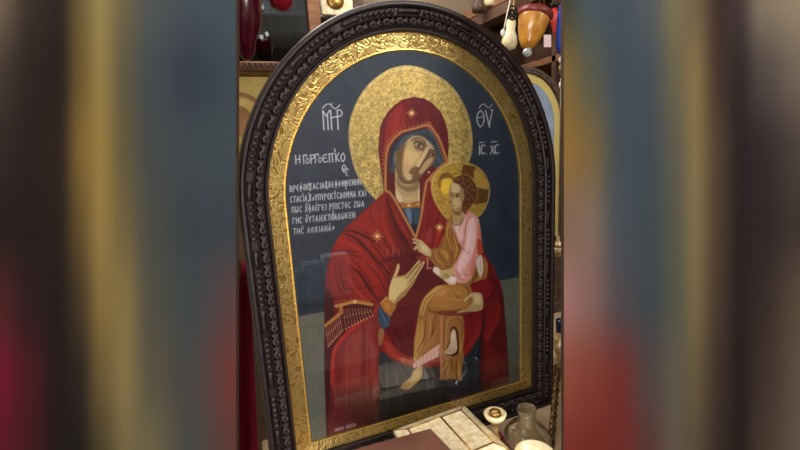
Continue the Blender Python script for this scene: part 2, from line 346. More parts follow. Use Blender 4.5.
    F([(324,300),(334,303),(334,345),(332,375),(333,440),(324,440)], (66, 14, 20), .9, 1.5)
    SK = [(376.5,303),(372,314),(360,321),(350,328),(340,338),(333,348),(330.5,362),(330,378),(331,400),(333,440),(381,424),(379,360),(379,330),(380,306)]
    F(SK, (136, 36, 36), 1, .8); F([(345,345),(352,332),(372,322),(376,350),(376,395),(352,402),(344,380)], (158, 64, 56), .75, 4)
    F([(332,395),(378,392),(380,425),(334,440)], (96, 20, 32), .8, 8)
    Ln([(378,305),(372,315.5),(360,323),(350.5,330),(341.5,339.5),(335,350),(332.5,364),(332,385)], 3.4, (198, 48, 40), .95, .8)
    for x in (338,346,361,368.5,373.5): Ln([(x, 345 if x > 345 else 352), (x+.5, 375), (x+.5, 408)], 1.5, (120, 26, 32) if x in (338,361,368.5) else (184, 74, 64), .5, .8)
    Ln([(363.5,315),(364,350),(364.5,395)], 2.2, (104, 24, 30), .75, .7); Ln([(335,362),(334.5,390),(336,420)], 1.2, (180, 60, 52), .5)
    cv.C += (bm*(nv-.5)*.05)[:, None]*np.array((1, .5, .5))
    # fringe
    F([(324.5,328),(333,321),(341,314),(342,307),(356,303),(372,306),(371.5,317),(360,321),(350,328),(340,338),(332,349),(327,353)], (82, 18, 20), 1, .6)
    fr = []
    for k in range(19):
        t = k/18
        if t < .45: x = 326+t/.45*14; y = 329-t/.45*14; L_ = 17-4*t
        else: x = 341+(t-.45)/.55*29; y = 309-(t-.45)*3+abs(t-.68)*4; L_ = 21-14*(t-.45)/.55
        fr.append((x, y, L_))
    for x, y, L_ in fr:
        Ln([(x, y), (x+1, y+L_*.5), (x+2.6, y+L_)], .8, (190, 120, 96), .85, .35, taper=False); cv.blob(x+2.6, y+L_, .8, (224, 170, 140), .8)
        cv.blob(x+.8, y+L_*.4, .6, (216, 190, 160), .6)
    Ln([(325,326),(333,319.5),(341,312.5)], 3.2, (190, 130, 62), 1, .4, sm=False, taper=False); Ln([(341,313),(341,305.5)], 3.6, (178, 118, 56), 1, .4, taper=False)
    Ln([(336,306),(355,301.5),(371.5,304.5)], 3.2, (196, 142, 66), 1, .4, sm=False, taper=False); cv.blob(355, 302, 1.6, (236, 200, 120), .9)
    for k in range(12): cv.blob(336+k*3, 301.6-(2.6-abs(k-6)*.45), .6, (196, 120, 56), .8)
    # lower middle: dark tunic
    F([(379,352),(386,352),(396,361),(412,368),(432,366),(440,350),(460,356),(470,352),(478,338),(481,328),(482,360),(482.5,395),(420,412),(380,425)], (38, 48, 62), 1, .6, sm=False)
    for p, c, w in (([(386,356),(387,380),(388,410)],(84,100,104),1.4), ([(394,364),(398,385),(404,405)],(88,100,108),1.6), ([(384,362),(384,400)],(24,34,34),2), ([(425,372),(428,385),(430,400)],(70,96,124),2.4),
                    ([(432,370),(433,390)],(104,118,132),1.4), ([(404,372),(400,385)],(22,28,34),2), ([(466,358),(465,388)],(52,64,84),1.2), ([(471,350),(470,388)],(22,26,38),1.6), ([(476,345),(476,385)],(60,72,92),1), ([(479,340),(480,384)],(20,22,34),1.4)): Ln(p, w, c, .75, .7)
    # swag of red hem
    F([(381,332),(386,331),(392,343),(400,352),(414,358),(440,356),(462,352),(474,338),(482,318),(484,300),(488,300),(484,322),(481,333),(472,348),(464,356.5),(440,366),(414,366.5),(400,363.5),(389,357),(382,348)], (150, 34, 30), 1, .6)
    F([(384,340),(390,345),(402,358),(412,360),(412,364),(400,361),(388,354)], (190, 66, 46), .7, 1); Ln([(386,336),(393,347),(404,355),(414,358)], .8, (206, 90, 70), .6)
    Ln([(387,354),(400,362.5),(414,365.5)], .9, (84, 18, 22), .7); cv.blob(403, 359, 3, (206, 120, 80), .7, ry=1.6)
    # right-hand drapery
    F([(482,322),(486,300),(478,283),(488,276),(496,278),(501,292),(504,320),(506,345),(507,379),(482,387)], (106, 22, 26), 1, .8)
    F([(492,300),(500,305),(500,318),(495,328),(489,340),(484,338)], (150, 34, 28), .8, 1.2); Ln([(500,316),(493,326),(488,341),(497,354),(502,364)], 1, (170, 56, 46), .7, .5)
    F([(483,296),(494,300),(498,308),(484,322)], (124, 26, 26), .7, 1.5); F([(486,345),(494,350),(498,375),(486,380)], (128, 22, 30), .8, 2)
    F([(472,300),(480,312),(478,330),(464,352),(462,340),(466,322)], (134, 24, 30), 1, .8); Ln([(480,322),(472,340),(463,354)], 1.6, (176, 46, 40), .8, .6); Ln([(466,322),(470,314),(472,318)], 1, (80, 14, 20), .6)
    Ln([(484,310),(482,330),(481.5,345),(482,386)], 2, (64, 12, 20), .8, .8); Ln([(502,290),(505,315),(507,340),(508.5,378)], 2.2, (52, 12, 18), .85, .7)
    Ln([(490,282),(496,296),(500,312)], 1.4, (160, 44, 52), .6, .7); Ln([(496,356),(501,368)], 1, (160, 50, 50), .5)
    cv.clip = None
    # ---- head: veil
    VEIL = [(414,97.2),(424,98.5),(432,103),(440,111),(445,121),(447.6,132),(448.6,146),(447.4,161),(440,168),(430,178),(426,184),(423,205),(410,238),(398,215),(386,193),(384,192),(383,180),(381,169),(379.3,158),(378.5,148),(379.5,135),(380.5,127),(383,120),(388,112),(395,105),(403,99.5)]
    F(VEIL, (128, 34, 40), 1, .45, lab=4, sm=False)
    vm = cv.mask(VEIL, False); cv.clip = vm
    F([(400,103),(392,112),(386,125),(384,145),(385,165),(388,150),(396,137),(402,131),(404,115)], (156, 44, 42), .9, 2)
    F([(396,112),(404,106),(404,126),(394,136),(391,128)], (172, 54, 50), .6, 2.5); F([(412,99),(425,101),(438,113),(445,130),(446,150),(440,135),(430,122),(416,124)], (110, 32, 44), .8, 2)
    F([(425,104),(430,104),(431,121),(426,120)], (128, 34, 40), .5, 1.5)
    for p in ([(429,104),(430,114),(431,122)], [(436,112),(440,128),(446,150)], [(406,104),(402,114),(400,128)], [(388,116),(384,132),(383,150)], [(442,122),(446,136)], [(431,122),(436,116)]): Ln(p, 1.1, (82, 20, 30), .55, .6)
    for p in ([(392,110),(387,122)], [(434,108),(440,118)], [(409,101),(420,102)], [(398,108),(395,122)]): Ln(p, 1, (150, 84, 110), .35, .6)
    Ln([(384,192),(383,180),(381,169),(379.3,158),(378.5,148),(379.5,135),(383,120),(388,112),(395,105),(403,99.5),(414,97.2),(424,98.5),(432,103),(440,111),(445,121),(447.6,132),(448.6,146),(447.4,160)], 2.0, (62, 18, 24), .75, .5, taper=False)
    cv.clip = None
    # opening
    OPEN = [(430,127),(414,130),(402,133.5),(395,140),(390,147),(388,155),(387,170),(387,190),(391.5,194),(396,201),(403,214),(414,235),(417,236),(420,222),(423,200),(426,182),(432,175),(440,167.5),(447,161),(444,154),(441,146),(438,138)]
    F(OPEN, (96, 22, 26), 1, .4, lab=4, sm=False)
    F([(430,129),(414,131.5),(402,135.5),(395,142.5),(391,150),(389.5,160),(390,172),(396,171),(398,155),(404,143),(414,137),(424,138),(432,146),(436,156),(433,166),(438,167),(444,161),(441,152),(437,141)], (58, 78, 92), 1, .5, lab=4)
    for p, c, w in (([(402,137),(396,144),(392,153),(391,168)],(26,38,54),1.6), ([(420,133),(430,138),(437,147)],(30,42,60),1.6), ([(414,134),(404,139),(399,146)],(110,128,140),.9), ([(428,131),(427,134)],(24,34,44),1.2), ([(437,156),(441,163)],(92,116,140),1.3), ([(434,164),(440,165)],(28,34,52),1.4), ([(393,155),(394,166)],(70,96,120),1)): Ln(p, w, c, .85, .5)
    F([(428,168),(431,166),(432,175),(427,182),(425,200),(419,205),(420,186),(424,176)], (112, 22, 28), 1, .5)
    # neck
    F([(395,168),(400,176),(407,183),(419,181),(420,190),(420,203),(400,204),(396,198),(395,186)], (190, 162, 116), 1, .5, lab=5, sm=False)
    F([(397,176),(402,184),(410,186),(420,181),(420,189),(408,192),(398,186)], (128, 100, 66), .75, 1.5); F([(396,190),(402,198),(400,203),(396,197)], (222, 206, 176), .7, 1)
    Ln([(397,195),(404,199),(417,198)], .9, (214, 190, 146), .8); Ln([(398,191),(406,194.5),(417,193)], .7, (140, 110, 72), .6); Ln([(418.7,184),(418.7,200)], .9, (238, 224, 190), .8); Ln([(420.6,180),(421,202)], 1.1, (74, 20, 20), .8)
    F([(399.5,202.5),(408,203.5),(420.5,201),(420.5,207.5),(410,208.8),(402,208)], (176, 112, 52), 1, .4, sm=False, lab=4); cv.blob(409, 205, 1.6, (232, 190, 112), .9); cv.blob(418, 204, 1, (226, 180, 100), .8); Ln([(400,202.5),(409,203.8),(420,201.5)], .7, (120, 62, 32), .8)
    F([(402.5,208.4),(420.3,207.4),(419.3,225),(416,236),(413,230),(408,220)], (46, 72, 90), 1, .5, sm=False, lab=4)
    F([(405,209),(411,209),(412,218),(411,226),(407,216)], (112, 140, 170), .8, 1.3); F([(413,209),(419,209),(418,222),(413,224)], (44, 84, 98), .8, 1); F([(411,224),(418,226),(415,235)], (28, 40, 52), .9, 1); Ln([(412,210),(413,220),(413,228)], .8, (26, 40, 56), .8); Ln([(416,210),(416,220)], .6, (120, 150, 160), .5)
    # gold trim
    tr = (176, 116, 66)
    T1 = [(430,125.5),(426,125),(414,128.5),(402,131.5),(394,138),(389,145),(386.5,153),(385.6,164),(385.4,178),(385.5,190.5),(390,192.5),(395,200),(400,209),(406,220),(411,229),(415.5,238)]
    T2 = [(430,125.5),(433,129.5),(438.5,137.5),(442,146),(444.5,154),(447.2,161),(440,167),(431,176.5),(426.5,182),(424,196),(422.3,209),(420.5,220),(418,230),(415.5,238)]
    Ln(T1, 2.7, tr, 1, .4, sm=False, taper=False, lab=4); Ln(T2, 2.7, tr, 1, .4, sm=False, taper=False, lab=4)
    for T in (T1, T2):
        S = spline(T, False, 4); Ln([tuple(q) for q in S], .6, (214, 166, 104), .6, sm=False, taper=False)
    for T, sd in ((T1[:9], 1), (T2[:6], -1)):
        S = spline(T, False, 6)
        for k in range(0, len(S)-1, 2):
            d = S[k+1]-S[k]; d /= np.hypot(*d)+1e-9; q = S[k]+sd*2.6*np.array((-d[1], d[0]))*(-1 if sd == 1 else 1)*(-1)
            cv.blob(q[0], q[1], .7, (206, 128, 74), .75); q = S[k]+sd*1.5*np.array((-d[1], d[0])); cv.blob(q[0], q[1], .5, (120, 50, 36), .6)
    # ---- face
    FACE = [(413,135.6),(420,135.2),(426,138),(431,143.5),(434.5,148.5),(436.3,153.5),(435.5,159),(432,165.5),(427,170),(421.5,176.5),(415.5,182),(408,183.6),(402,182),(398.5,176.5),(395.2,168),(394.6,160),(394.5,152),(397,150.5),(399,149.5),(402,144.5),(407,139.5)]
    F(FACE, (122, 92, 62), 1, .45, lab=5)
    F([(409,141),(414,140),(415,147),(424,153),(420,163),(410,170),(410,179),(406,179.5),(402.5,172),(403,158),(405,147)], (204, 176, 122), .95, 1.6)
    F([(412,136.5),(421,136.6),(430,143),(434,149),(428,148),(424,142),(415,139.5),(407,143),(405,143)], (194, 176, 142), .85, .9)
    F([(407,150),(412,152),(418,154),(416,160),(409,166),(404,162)], (218, 190, 132), .85, 1.8); F([(408,174.5),(412,174.5),(412,179),(408,180)], (216, 192, 146), .8, 1.2)
    F([(404,158),(409,160),(409,168),(405,172)], (206, 140, 100), .25, 1.5); F([(431,157),(433,160),(428,167),(421,174),(419,172),(424,163)], (198, 172, 122), .85, 1); F([(398,151),(401,158),(401,170),(398,172),(396,162)], (128, 104, 76), .5, 1)
    # brows, eyes
    Ln([(410.5,142),(413.5,138.8),(419,138),(424,141),(427,147)], 1.3, (76, 52, 40), .8, .5); Ln([(428.5,150),(432,149.8),(435.5,152.5)], 1.1, (84, 56, 42), .8, .4)
    F([(413,142.5),(417,141),(422,143.5),(425,148),(421,150.5),(416,149)], (136, 106, 76), .7, .8)
    F([(415,143.8),(417.5,143),(421,144.6),(423,147),(419.5,147.2),(416.3,146)], (188, 170, 138), .95, .35); cv.blob(418.8, 145.2, 1.45, (60, 40, 32), 1); cv.blob(418, 144.6, .5, (190, 176, 160), .7)
    Ln([(413.4,143.6),(417,142),(421,143.8),(424,147.6)], .9, (52, 36, 32), .9); Ln([(415,146.8),(419,148.6),(423.5,148.2)], .7, (90, 62, 48), .8); Ln([(413.5,146),(417.5,150.6),(422.5,150.8)], .7, (120, 86, 58), .6)
    F([(430.5,153.5),(433,153.3),(435,156),(432.5,156.6)], (178, 158, 126), .9, .3); cv.blob(433, 155.1, 1.1, (58, 30, 28), 1); Ln([(430,153.6),(433,152.8),(436,156)], .8, (62, 40, 34), .9); Ln([(430.5,157.5),(434,158.2)], .6, (110, 80, 56), .7)
    # nose
    F([(426,147),(429,149.5),(424,160),(420.5,166.5),(416.5,167.5),(415.5,165),(419,160)], (204, 178, 132), .9, .6); Ln([(429.6,150.5),(426,158),(422,164.6),(420,167.8)], 1.7, (92, 58, 42), .9, .45); Ln([(426.6,149),(421.5,158.5),(417.6,165.5)], .8, (234, 216, 176), .85)
    Ln([(425.5,148),(420.5,157.5)], .7, (128, 92, 62), .6); Ln([(415.6,164),(416,167),(419,168.2),(421,167.4)], .8, (88, 56, 42), .8)
    # mouth
    Ln([(409.8,171.2),(412,170.4),(414,171.5),(416.6,173)], 1.3, (160, 98, 74), .8); Ln([(409.8,171.8),(412.5,172.2),(416.4,174.3)], .6, (92, 54, 44), .85); Ln([(411,173.6),(414,175)], 1.3, (166, 108, 84), .8); Ln([(410.5,175.6),(413.5,176.8)], .7, (120, 88, 62), .6)
    Ln([(410.8,167),(413.5,168.4)], .6, (120, 88, 62), .5)
    Ln([(398.5,176.5),(402,182),(408,183.8),(415.5,182.2),(421.5,176.8),(427,170.4)], 1.0, (88, 62, 42), .7, .5); Ln([(394.8,153),(395.4,162)], .8, (206, 196, 180), .6)
    Ln([(402,144),(398.5,150),(400,160)], .8, (92, 72, 56), .5, .6); cv.blob(428.8, 172.3, .9, (230, 210, 200), .9)
    # ---- child halo
    F(HALO2, (178, 146, 66), 1, .4, lab=6)
    h2 = cv.mask(HALO2); cv.C += (h2*((n3-.5)*.2+(n2-.5)*.12))[:, None]*np.array((1, .9, .5))
    F([(463,164.5),(476,166.5),(474.5,179),(460,175)], (112, 72, 38), .95, .5, sm=False); F([(476,186.5),(489,189.5),(487.5,202),(474,205)], (108, 76, 40), .95, .5, sm=False); F([(440,176),(448,172.5),(453,179),(444,185),(439,188)], (120, 86, 44), .9, .8)
    F([(442,180),(451,178.5),(452,186),(448,194),(441.5,191)], (232, 200, 70), .9, 1.2); F([(474,170),(481,173),(486,182),(487,188),(477,186),(474.5,180)], (200, 164, 78), .8, .8)
    Ln([(p[0], p[1]) for p in HALO2+[HALO2[0]]], 1.3, (204, 178, 108), .85, taper=False); Ln([(463,163),(460,175)], .7, (220, 190, 120), .8); Ln([(476,166),(474.5,179)], .7, (214, 184, 110), .8); Ln([(476,186.5),(489,189.5)], .8, (220, 196, 130), .8)
    Ln([(454,178),(463,174),(472,178),(477,187),(477,198),(471,208)], .9, (196, 160, 90), .7)
    # ---- child: drapery on the lap first
    OC = (164, 114, 54); OH = (200, 152, 84); OS = (106, 58, 28)
    LAP = [(436,286),(430,291),(424,297),(420,305),(418,315),(416,329),(414,342),(413.5,359),(414,364),(430,353),(440,348),(440,380),(451,378.5),(461.5,381),(462,368),(464,358),(463,350),(464.5,335),(464,322),(462,314),(475,312),(483,300),(478,287),(487,279),(486,262),(480,253),(462,268),(448,284)]
    F(LAP, OC, 1, .45, lab=7, sm=False)
    lm = cv.mask(LAP, False); cv.clip = lm
    F([(440,285),(430,292),(424,299),(420,312),(423,316),(428,302),(438,294),(450,290)], (212, 172, 92), .9, 1.2); F([(442,287),(462,286),(470,292),(468,306),(446,309),(432,306),(432,298)], (186, 132, 62), .85, 2)
    F([(436,292),(444,290),(446,294),(438,296)], (214, 160, 120), .5, 1); F([(416,330),(422,318),(424,340),(420,358),(414,362),(414,345)], (206, 158, 84), .85, 1.5); F([(428,315),(436,314),(436,338),(424,352),(424,338)], (184, 128, 70), .7, 1.5)
    for p, w in (([(440,290),(427,299),(422,314),(420,330)],.8), ([(428,308),(432,312),(446,312),(462,310)],1.6), ([(436,316),(434,330),(422,350),(417,359)],1.3), ([(444,316),(444,335),(443,360),(446,378)],1.2), ([(426,320),(424,338),(417,352)],1.2),
                 ([(455,318),(462,322),(462,336),(460,350)],1.0), ([(446,356),(452,362),(450,375)],1.2), ([(457,358),(456,370),(457,379)],1.2), ([(440,312),(434,318),(432,335)],.9), ([(452,290),(458,298)],.8), ([(470,286),(474,278),(480,268)],1.2), ([(464,286),(468,290),(470,304)],1)): Ln(p, w, OS, .75, .5)
    for p, w in (([(446,314),(441,320),(441,345),(440,372)],1.0), ([(455,316),(447,322),(446,350)],1.0), ([(430,318),(429,338),(420,354)],1.1), ([(448,362),(442,372)],1.6), ([(459,362),(459,376)],2.2), ([(474,284),(482,274),(484,264)],1.2), ([(452,292),(462,293)],1.3), ([(444,298),(460,300)],1.2), ([(462,336),(460,352)],1.4)): Ln(p, w, (220, 170, 104), .7, .5)
    F([(440,314),(443.5,314),(443,378),(440,380)], (196, 130, 92), .8, .6, sm=False)
    F([(440,311),(458,311),(475,311),(474,315),(458,316),(440,315)], (130, 52, 38), .85, .8)
    F([(446,350),(450,338),(451,328),(455,327),(458,332),(459,348),(457,355),(447,356)], (74, 38, 22), .95, .6); cv.clip = None
    F([(450.6,335),(453,329.2),(455.5,331),(456.4,338),(457.3,347),(456.6,350.5),(455,352.5),(452.5,354),(449,354.3),(446,353.5),(445.5,351.5),(448.5,346.5),(450.2,341)], (206, 184, 148), 1, .4, lab=5)
    for x in (447.5,449.5,451.6,453.6): Ln([(x+1.2, 347.5), (x, 353)], .5, (120, 80, 56), .7)
    cv.blob(453, 336, 1.6, (234, 220, 190), .7, ry=4)
    # tunic hem
    HEM = [(412.6,364.5),(413.6,368.3),(420,366),(430,360.5),(439.3,356.5),(439.5,344),(432,349),(424,355)]
    F(HEM, (220, 180, 168), 1, .4, sm=False, lab=7)
    for k in range(7): Ln([(416+k*3.6, 362.6-k*2.5), (417+k*3.6, 368.2-k*1.7)], .8, (176, 112, 100), .6, taper=False)
    # foot
    F([(414,370),(421,366),(422.5,373),(421,379),(413,386.5),(408,390),(402.5,389),(400.6,387.5),(402,384.5),(407,380.5),(411,376)], (200, 166, 104), 1, .45, lab=5)
    F([(414,372),(419,370),(418,378),(410,384)], (220, 192, 130), .7, 1.2); Ln([(422.3,373),(420.6,379),(412.5,386.8),(407,390)], .8, (116, 76, 44), .7)
    for k in range(4): Ln([(402.5+k*1.6, 386.5), (402+k*1.6, 389.3)], .5, (120, 82, 50), .7)
    # ---- child torso
    F([(450,216.5),(446,224),(444.5,235),(443,238),(439,247),(431,249),(428,251),(428.5,257),(431,261),(437,266.5),(445,270),(451.5,268.5),(458,261),(466,256),(472,240),(462,222),(455,214)], OC, 1, .45, lab=7)
    F([(452,224),(456,238),(462,247),(472,250),(470,225),(464,212),(455,221)], (222, 172, 162), 1, .4, lab=7)
    TU = [(463,213),(467,209.8),(474,214.3),(478.8,219),(480.3,228),(481.3,239),(483,253),(477.5,256),(476,264),(474,270),(472,278),(466,283),(458,283),(454.5,277),(451.5,268.5),(457,261),(460,254),(462,247.5),(459,240),(455,232),(452,224),(458,225.5),(462.5,221)]
    F(TU, (222, 164, 154), 1, .45, sm=False, lab=7)
    tm = cv.mask(TU, False); cv.clip = tm
    F([(468,220),(474,218),(476,232),(474,250),(468,262),(462,272),(456,268),(460,258),(465,246),(466,232)], (236, 204, 202), .9, 1.5); F([(453,225),(461,225),(463,238),(459,240)], (238, 204, 194), .8, 1)
    F([(478,222),(481,232),(482,240),(476,252),(474,268),(471,278),(470,270),(474,252),(477,238)], (220, 128, 104), .8, 1.2); F([(477.5,240),(482,241),(483,253.5),(478,255)], (192, 74, 42), .95, .6)
    for p in ([(473,215),(467,222),(465,235),(463,247)], [(463,247),(466,252),(470,253)], [(456,233),(461,245)], [(477,256),(474,266),(472,277)], [(458,262),(456,270),(460,279),(466,280)], [(462,266),(463,274),(469,275)], [(469,212),(462,220),(459,232)], [(463,214),(459,224)]): Ln(p, .9, (182, 96, 84), .7, .4)
    for p in ([(471,220),(469,240),(464,258)], [(460,268),(464,278)], [(466,216),(463,228)]): Ln(p, 1.2, (248, 228, 224), .7, .5)
    cv.clip = None
    for p, w in (([(446,226),(447,240),(452,256),(451,264)],1.2), ([(452,226),(453,240),(460,248),(456,258)],1.1), ([(450,220),(448,234),(450,244)],.9), ([(433,250),(434,258),(440,264),(450,267)],1.1), ([(438,250),(441,257),(447,262)],1), ([(444,240),(440,248)],.9), ([(430,252),(431,258)],.8), ([(453,222),(457,240),(463,250)],.8)): Ln(p, w, OS, .8, .45)
    for p, w in (([(449,222),(447,234),(451,250)],1.6), ([(453,236),(457,248),(455,258)],1.8), ([(441,251),(446,254),(447,260)],2.6), ([(434,251),(437,260),(444,266)],1.2), ([(451,219),(449,228)],1)): Ln(p, w, (212, 164, 72), .8, .6)
    F([(478,256.5),(481.5,255.5),(483,264),(482,275),(480,277),(477.5,270),(476.2,262)], (224, 204, 196), 1, .4, lab=7); Ln([(480,259),(480.5,270)], .8, (190, 150, 140), .6)
    Ln([(484,256),(487,266),(486,276)], 1.6, (196, 148, 80), .8); Ln([(475,268),(477,276),(474,282)], 1, (110, 60, 30), .6)
    F([(470,285),(473,282.5),(488,278),(493,284),(490,296),(483,298),(481,293),(473,293)], (140, 24, 32), 1, .5, sm=False, lab=3)
    # neck + head of child
    F([(453.5,209),(462,209),(463,216),(462.5,221),(458,225),(453,222),(452.6,216)], (186, 156, 104), 1, .4, lab=5, sm=False)
    Ln([(451.3,221.5),(455,224.8),(460,224.2),(463,219)], 1.2, (120, 104, 92), .9, taper=False); F([(454,211),(461,211),(460,215),(455,215)], (124, 92, 58), .7, .8)
    HAIR = [(453,179.5),(458,176.5),(463,175.4),(468,176.8),(472.5,180),(476,186),(477,193),(475.5,200),(472,205),(468,210),(464.5,214),(462,209),(462.5,203),(464.5,196),(463,189),(459,184.5),(455,183)]
    F([(453.2,180.5),(458,179),(463,183),(466,192),(465.5,203),(462.5,210),(458,213),(453.5,211.5),(451,209),(450.4,206.5),(451,205),(449.6,203.4),(450,201.8),(448.6,200.8),(449.8,197),(448.8,193),(449.6,187),(451,183.5)], (172, 142, 96), 1, .4, lab=5)
    F([(452,184),(458,182),(460,189),(458,193),(452,192)], (218, 196, 152), .85, 1.2); F([(453,198),(459,198),(461,205),(455,209),(452,206)], (212, 184, 130), .85, 1)
    F(HAIR, (108, 64, 38), 1, .45, lab=15)
    rng = np.random.RandomState(5)
    for k, (x, y) in enumerate(((457,180),(462,179),(467,181),(471,185),(468,188),(473,191),(468,194),(472,198),(467,200),(469,205),(465,208),(463,184),(465,191),(466,211))):
        Ln([(x-1.8, y+.8), (x-.4, y-1.5), (x+1.7, y-.3), (x+.9, y+1.4)], .9, (184, 132, 84), .7, .4, sm=True)
        Ln([(x-1.6, y+2), (x+.8, y+2.2)], .7, (66, 34, 24), .6)
    Ln([(450,193.4),(453,193.2)], .9, (70, 46, 34), .85); Ln([(455,193),(459.5,193.6)], .9, (70, 46, 34), .85); cv.blob(451.6, 195.7, 1., (52, 34, 28), .95, ry=.9); cv.blob(457, 195.8, 1.15, (52, 34, 28), .95, ry=.95); Ln([(455,197.6),(459,197.6)], .6, (124, 90, 62), .7)
    Ln([(453.8,193.5),(452.4,199),(450,201.5)], .8, (112, 78, 52), .7); Ln([(452.6,194),(450.6,199.5)], .7, (236, 220, 180), .8); Ln([(449.4,202.4),(452.6,202.2)], .7, (90, 60, 44), .8)
    Ln([(450.8,205.2),(454.4,205.6)], .9, (134, 72, 56), .9); Ln([(451.5,208.5),(454,209)], .6, (120, 86, 60), .7); Ln([(451,209.5),(454,212),(459,212.8),(463,209)], .9, (86, 58, 40), .7)
    # blessing hand
    F([(431,249.5),(426,244.5),(421,240),(417.5,239),(411.8,238.6),(412,240),(417,241.4),(412.2,242),(412.6,243.5),(417,244),(415.5,246),(412.8,249.6),(414.5,250.4),(418,248.5),(418,251.5),(421,252.5),(426,256),(431,256.5)], (196, 174, 124), 1, .4, lab=5, sm=False)
    F([(420,241.5),(426,247),(429,252),(424,252),(420,247)], (220, 204, 156), .7, 1); Ln([(412.5,241),(418,242.2),(422,245)], .6, (108, 74, 48), .8); Ln([(415,246),(419,245.5),(421,248)], .6, (108, 74, 48), .8); Ln([(418.5,249),(421,250.5)], .5, (108, 74, 48), .7)
    # scroll and hand
    F([(433,268.8),(435,266.6),(438,267.6),(444,272),(454,276.5),(456.5,281),(454,284.5),(449,284),(442,278.5),(434,272.5)], (226, 208, 186), 1, .4, lab=16)
    F([(440,270.5),(446,269.8),(452,268.6),(453.4,274),(450,277),(446,279.5),(443,279),(439.5,274.5)], (200, 176, 112), 1, .4, lab=5)
    for k in range(4): Ln([(440.3+k*2, 272.6+k*.4), (443+k*2, 276), (442.8+k*2, 279)], .6, (112, 78, 46), .8)
    cv.blob(452.5, 280.3, 3, (238, 222, 214), .9); Ln([(449.5,281),(452,283.6),(455.5,281)], .6, (180, 130, 120), .7); Ln([(434,269),(443,275)], .7, (250, 240, 220), .7)
    # ---- mother's hand on the knee
    F([(472,293),(476,292.4),(481,293.6),(483,299),(483.2,304.5),(482,309.4),(478.5,310.8),(474,311.4),(468,311.5),(458.5,312.8),(457.6,311.6),(463,309.8),(469,307.2),(471.5,303.5),(473,299.5)], (196, 172, 120), 1, .4, lab=5)
    F([(471.6,293),(468,295.6),(463.8,300),(464.4,301.8),(466.5,300.6),(470,297.4),(472.6,296.4)], (206, 182, 128), 1, .35, lab=5)
    F([(474.5,295),(480,295.5),(480.5,303),(475.5,304)], (222, 204, 154), .75, 1.2)
    for p in ([(474.6,303.5),(470,309.4),(464,311)], [(478,304),(474.5,308),(472,311)], [(481,305),(478,309.6)]): Ln(p, .7, (118, 80, 50), .8)
    Ln([(483.4,298),(483.4,308),(480,310.8)], .9, (80, 22, 24), .7)
    # ---- raised hand, cuff, blue sleeve
    F([(380,303.5),(386.5,296.8),(390.5,299),(396.8,304.5),(396.5,307),(390.5,317),(384,311)], (178, 118, 50), 1, .4, sm=False, lab=4); Ln([(380.4,303.6),(386.6,297.2)], 1.2, (226, 186, 112), .9); F([(384,304),(388,303),(390,309),(387,311)], (204, 148, 60), .7, 1); Ln([(394,303),(396.5,306.5),(391,316)], .8, (120, 56, 40), .8)
    F([(378.5,305),(384,311.3),(390.5,317.6),(389,326),(384.5,329.4),(379.3,324.5),(377.8,313)], (50, 82, 108), 1, .4, sm=False, lab=4)
    for p, c in (([(380,309),(384,317),(387,326)],(104,134,160)), ([(382,311),(387,319)],(26,46,66)), ([(379,314),(382,323)],(34,54,74)), ([(384,327),(388,324)],(90,110,120))): Ln(p, 1.1, c, .7, .5)
    F([(380,328),(384,330),(383,340),(379,346),(378,334)], (170, 130, 84), .8, .8)
    HAND = [(398,263.2),(399.6,264.6),(399.8,268),(398.4,272),(396.6,276.4),(401,276),(406,274.6),(410,270.6),(417,262),(418.8,260.2),(420.4,260.4),(420,263),(416,268.6),(421.6,262.4),(423.6,261),(424.8,262),(423.6,265.6),(420,271.5),(417.2,275.8),(415,281),(411,287.5),(405,295.5),(395,304),(388.4,299.2),(389.4,288),(391.2,281),(393.2,276),(395.4,271),(396.6,265.4)]
    F(HAND, (202, 176, 112), 1, .4, lab=5, sm=False)
    hm_ = cv.mask(HAND, False); cv.clip = hm_
    F([(392,280),(400,277),(406,280),(404,292),(394,300),(389,297)], (222, 198, 134), .85, 1.8); F([(412,286),(404,296),(395,304),(398,296),(407,288)], (150, 116, 70), .7, 1.2)
    Ln([(398.3,265),(397.4,270),(394.8,276)], 1.1, (228, 208, 150), .8); Ln([(407,275.6),(413,269),(418.6,261.6)], 1., (226, 206, 150), .8)
    for p, w in (([(405.5,279),(411,272.5),(418.5,263.5)],1.3), ([(408.5,283),(414.5,275),(422.6,264)],1.1), ([(408,287.6),(415,279)],.9)): Ln(p, w, (112, 66, 42), .85, .35)
    Ln([(394,277.5),(400,277.4),(406,275.4)], .7, (140, 100, 60), .7); Ln([(391.5,282),(389.6,290),(388.8,298)], .8, (236, 220, 166), .6); cv.clip = None
    # stars
    star(cv, 377.2, 236.2, 6.2); star(cv, 439.4, 227.3, 5); star(cv, 411.6, 113, 5)
    cv.blob(387,253,.1,(0,0,0),0)
    # small signature
    for k, (x, dy) in enumerate([(335,0),(336.5,-2),(338.5,-1),(340.5,-1.4),(342.5,-1),(346.5,-3),(348.5,-2.2),(350.5,-2.8),(352.5,-2.2),(354.5,-3)]):
        Ln([(x, 431.5-(x-335)*.25), (x+.5, 428.6-(x-335)*.25+dy*.3), (x+1.4, 430.8-(x-335)*.25)], .7, (214, 190, 196), .85, .3, sm=False, taper=False)
    Lb = cv.L; sk = Lb == 5
    for k, m_ in ((8, (X > 440) & (Y < 230)), (9, (X > 405) & (X < 433) & (Y > 236) & (Y < 258)), (10, (X > 434) & (Y > 264) & (Y < 286)), (11, (X < 428) & (Y > 258) & (Y < 310)),
                  (12, (X > 454) & (Y > 288) & (Y < 318)), (13, (Y > 362)), (14, (X > 442) & (Y > 322) & (Y < 360))): Lb[sk & m_] = k
    Lb[(Lb == 4) & (Y > 290)] = 17; Lb[(Lb == 1) & (X > 420)] = 18
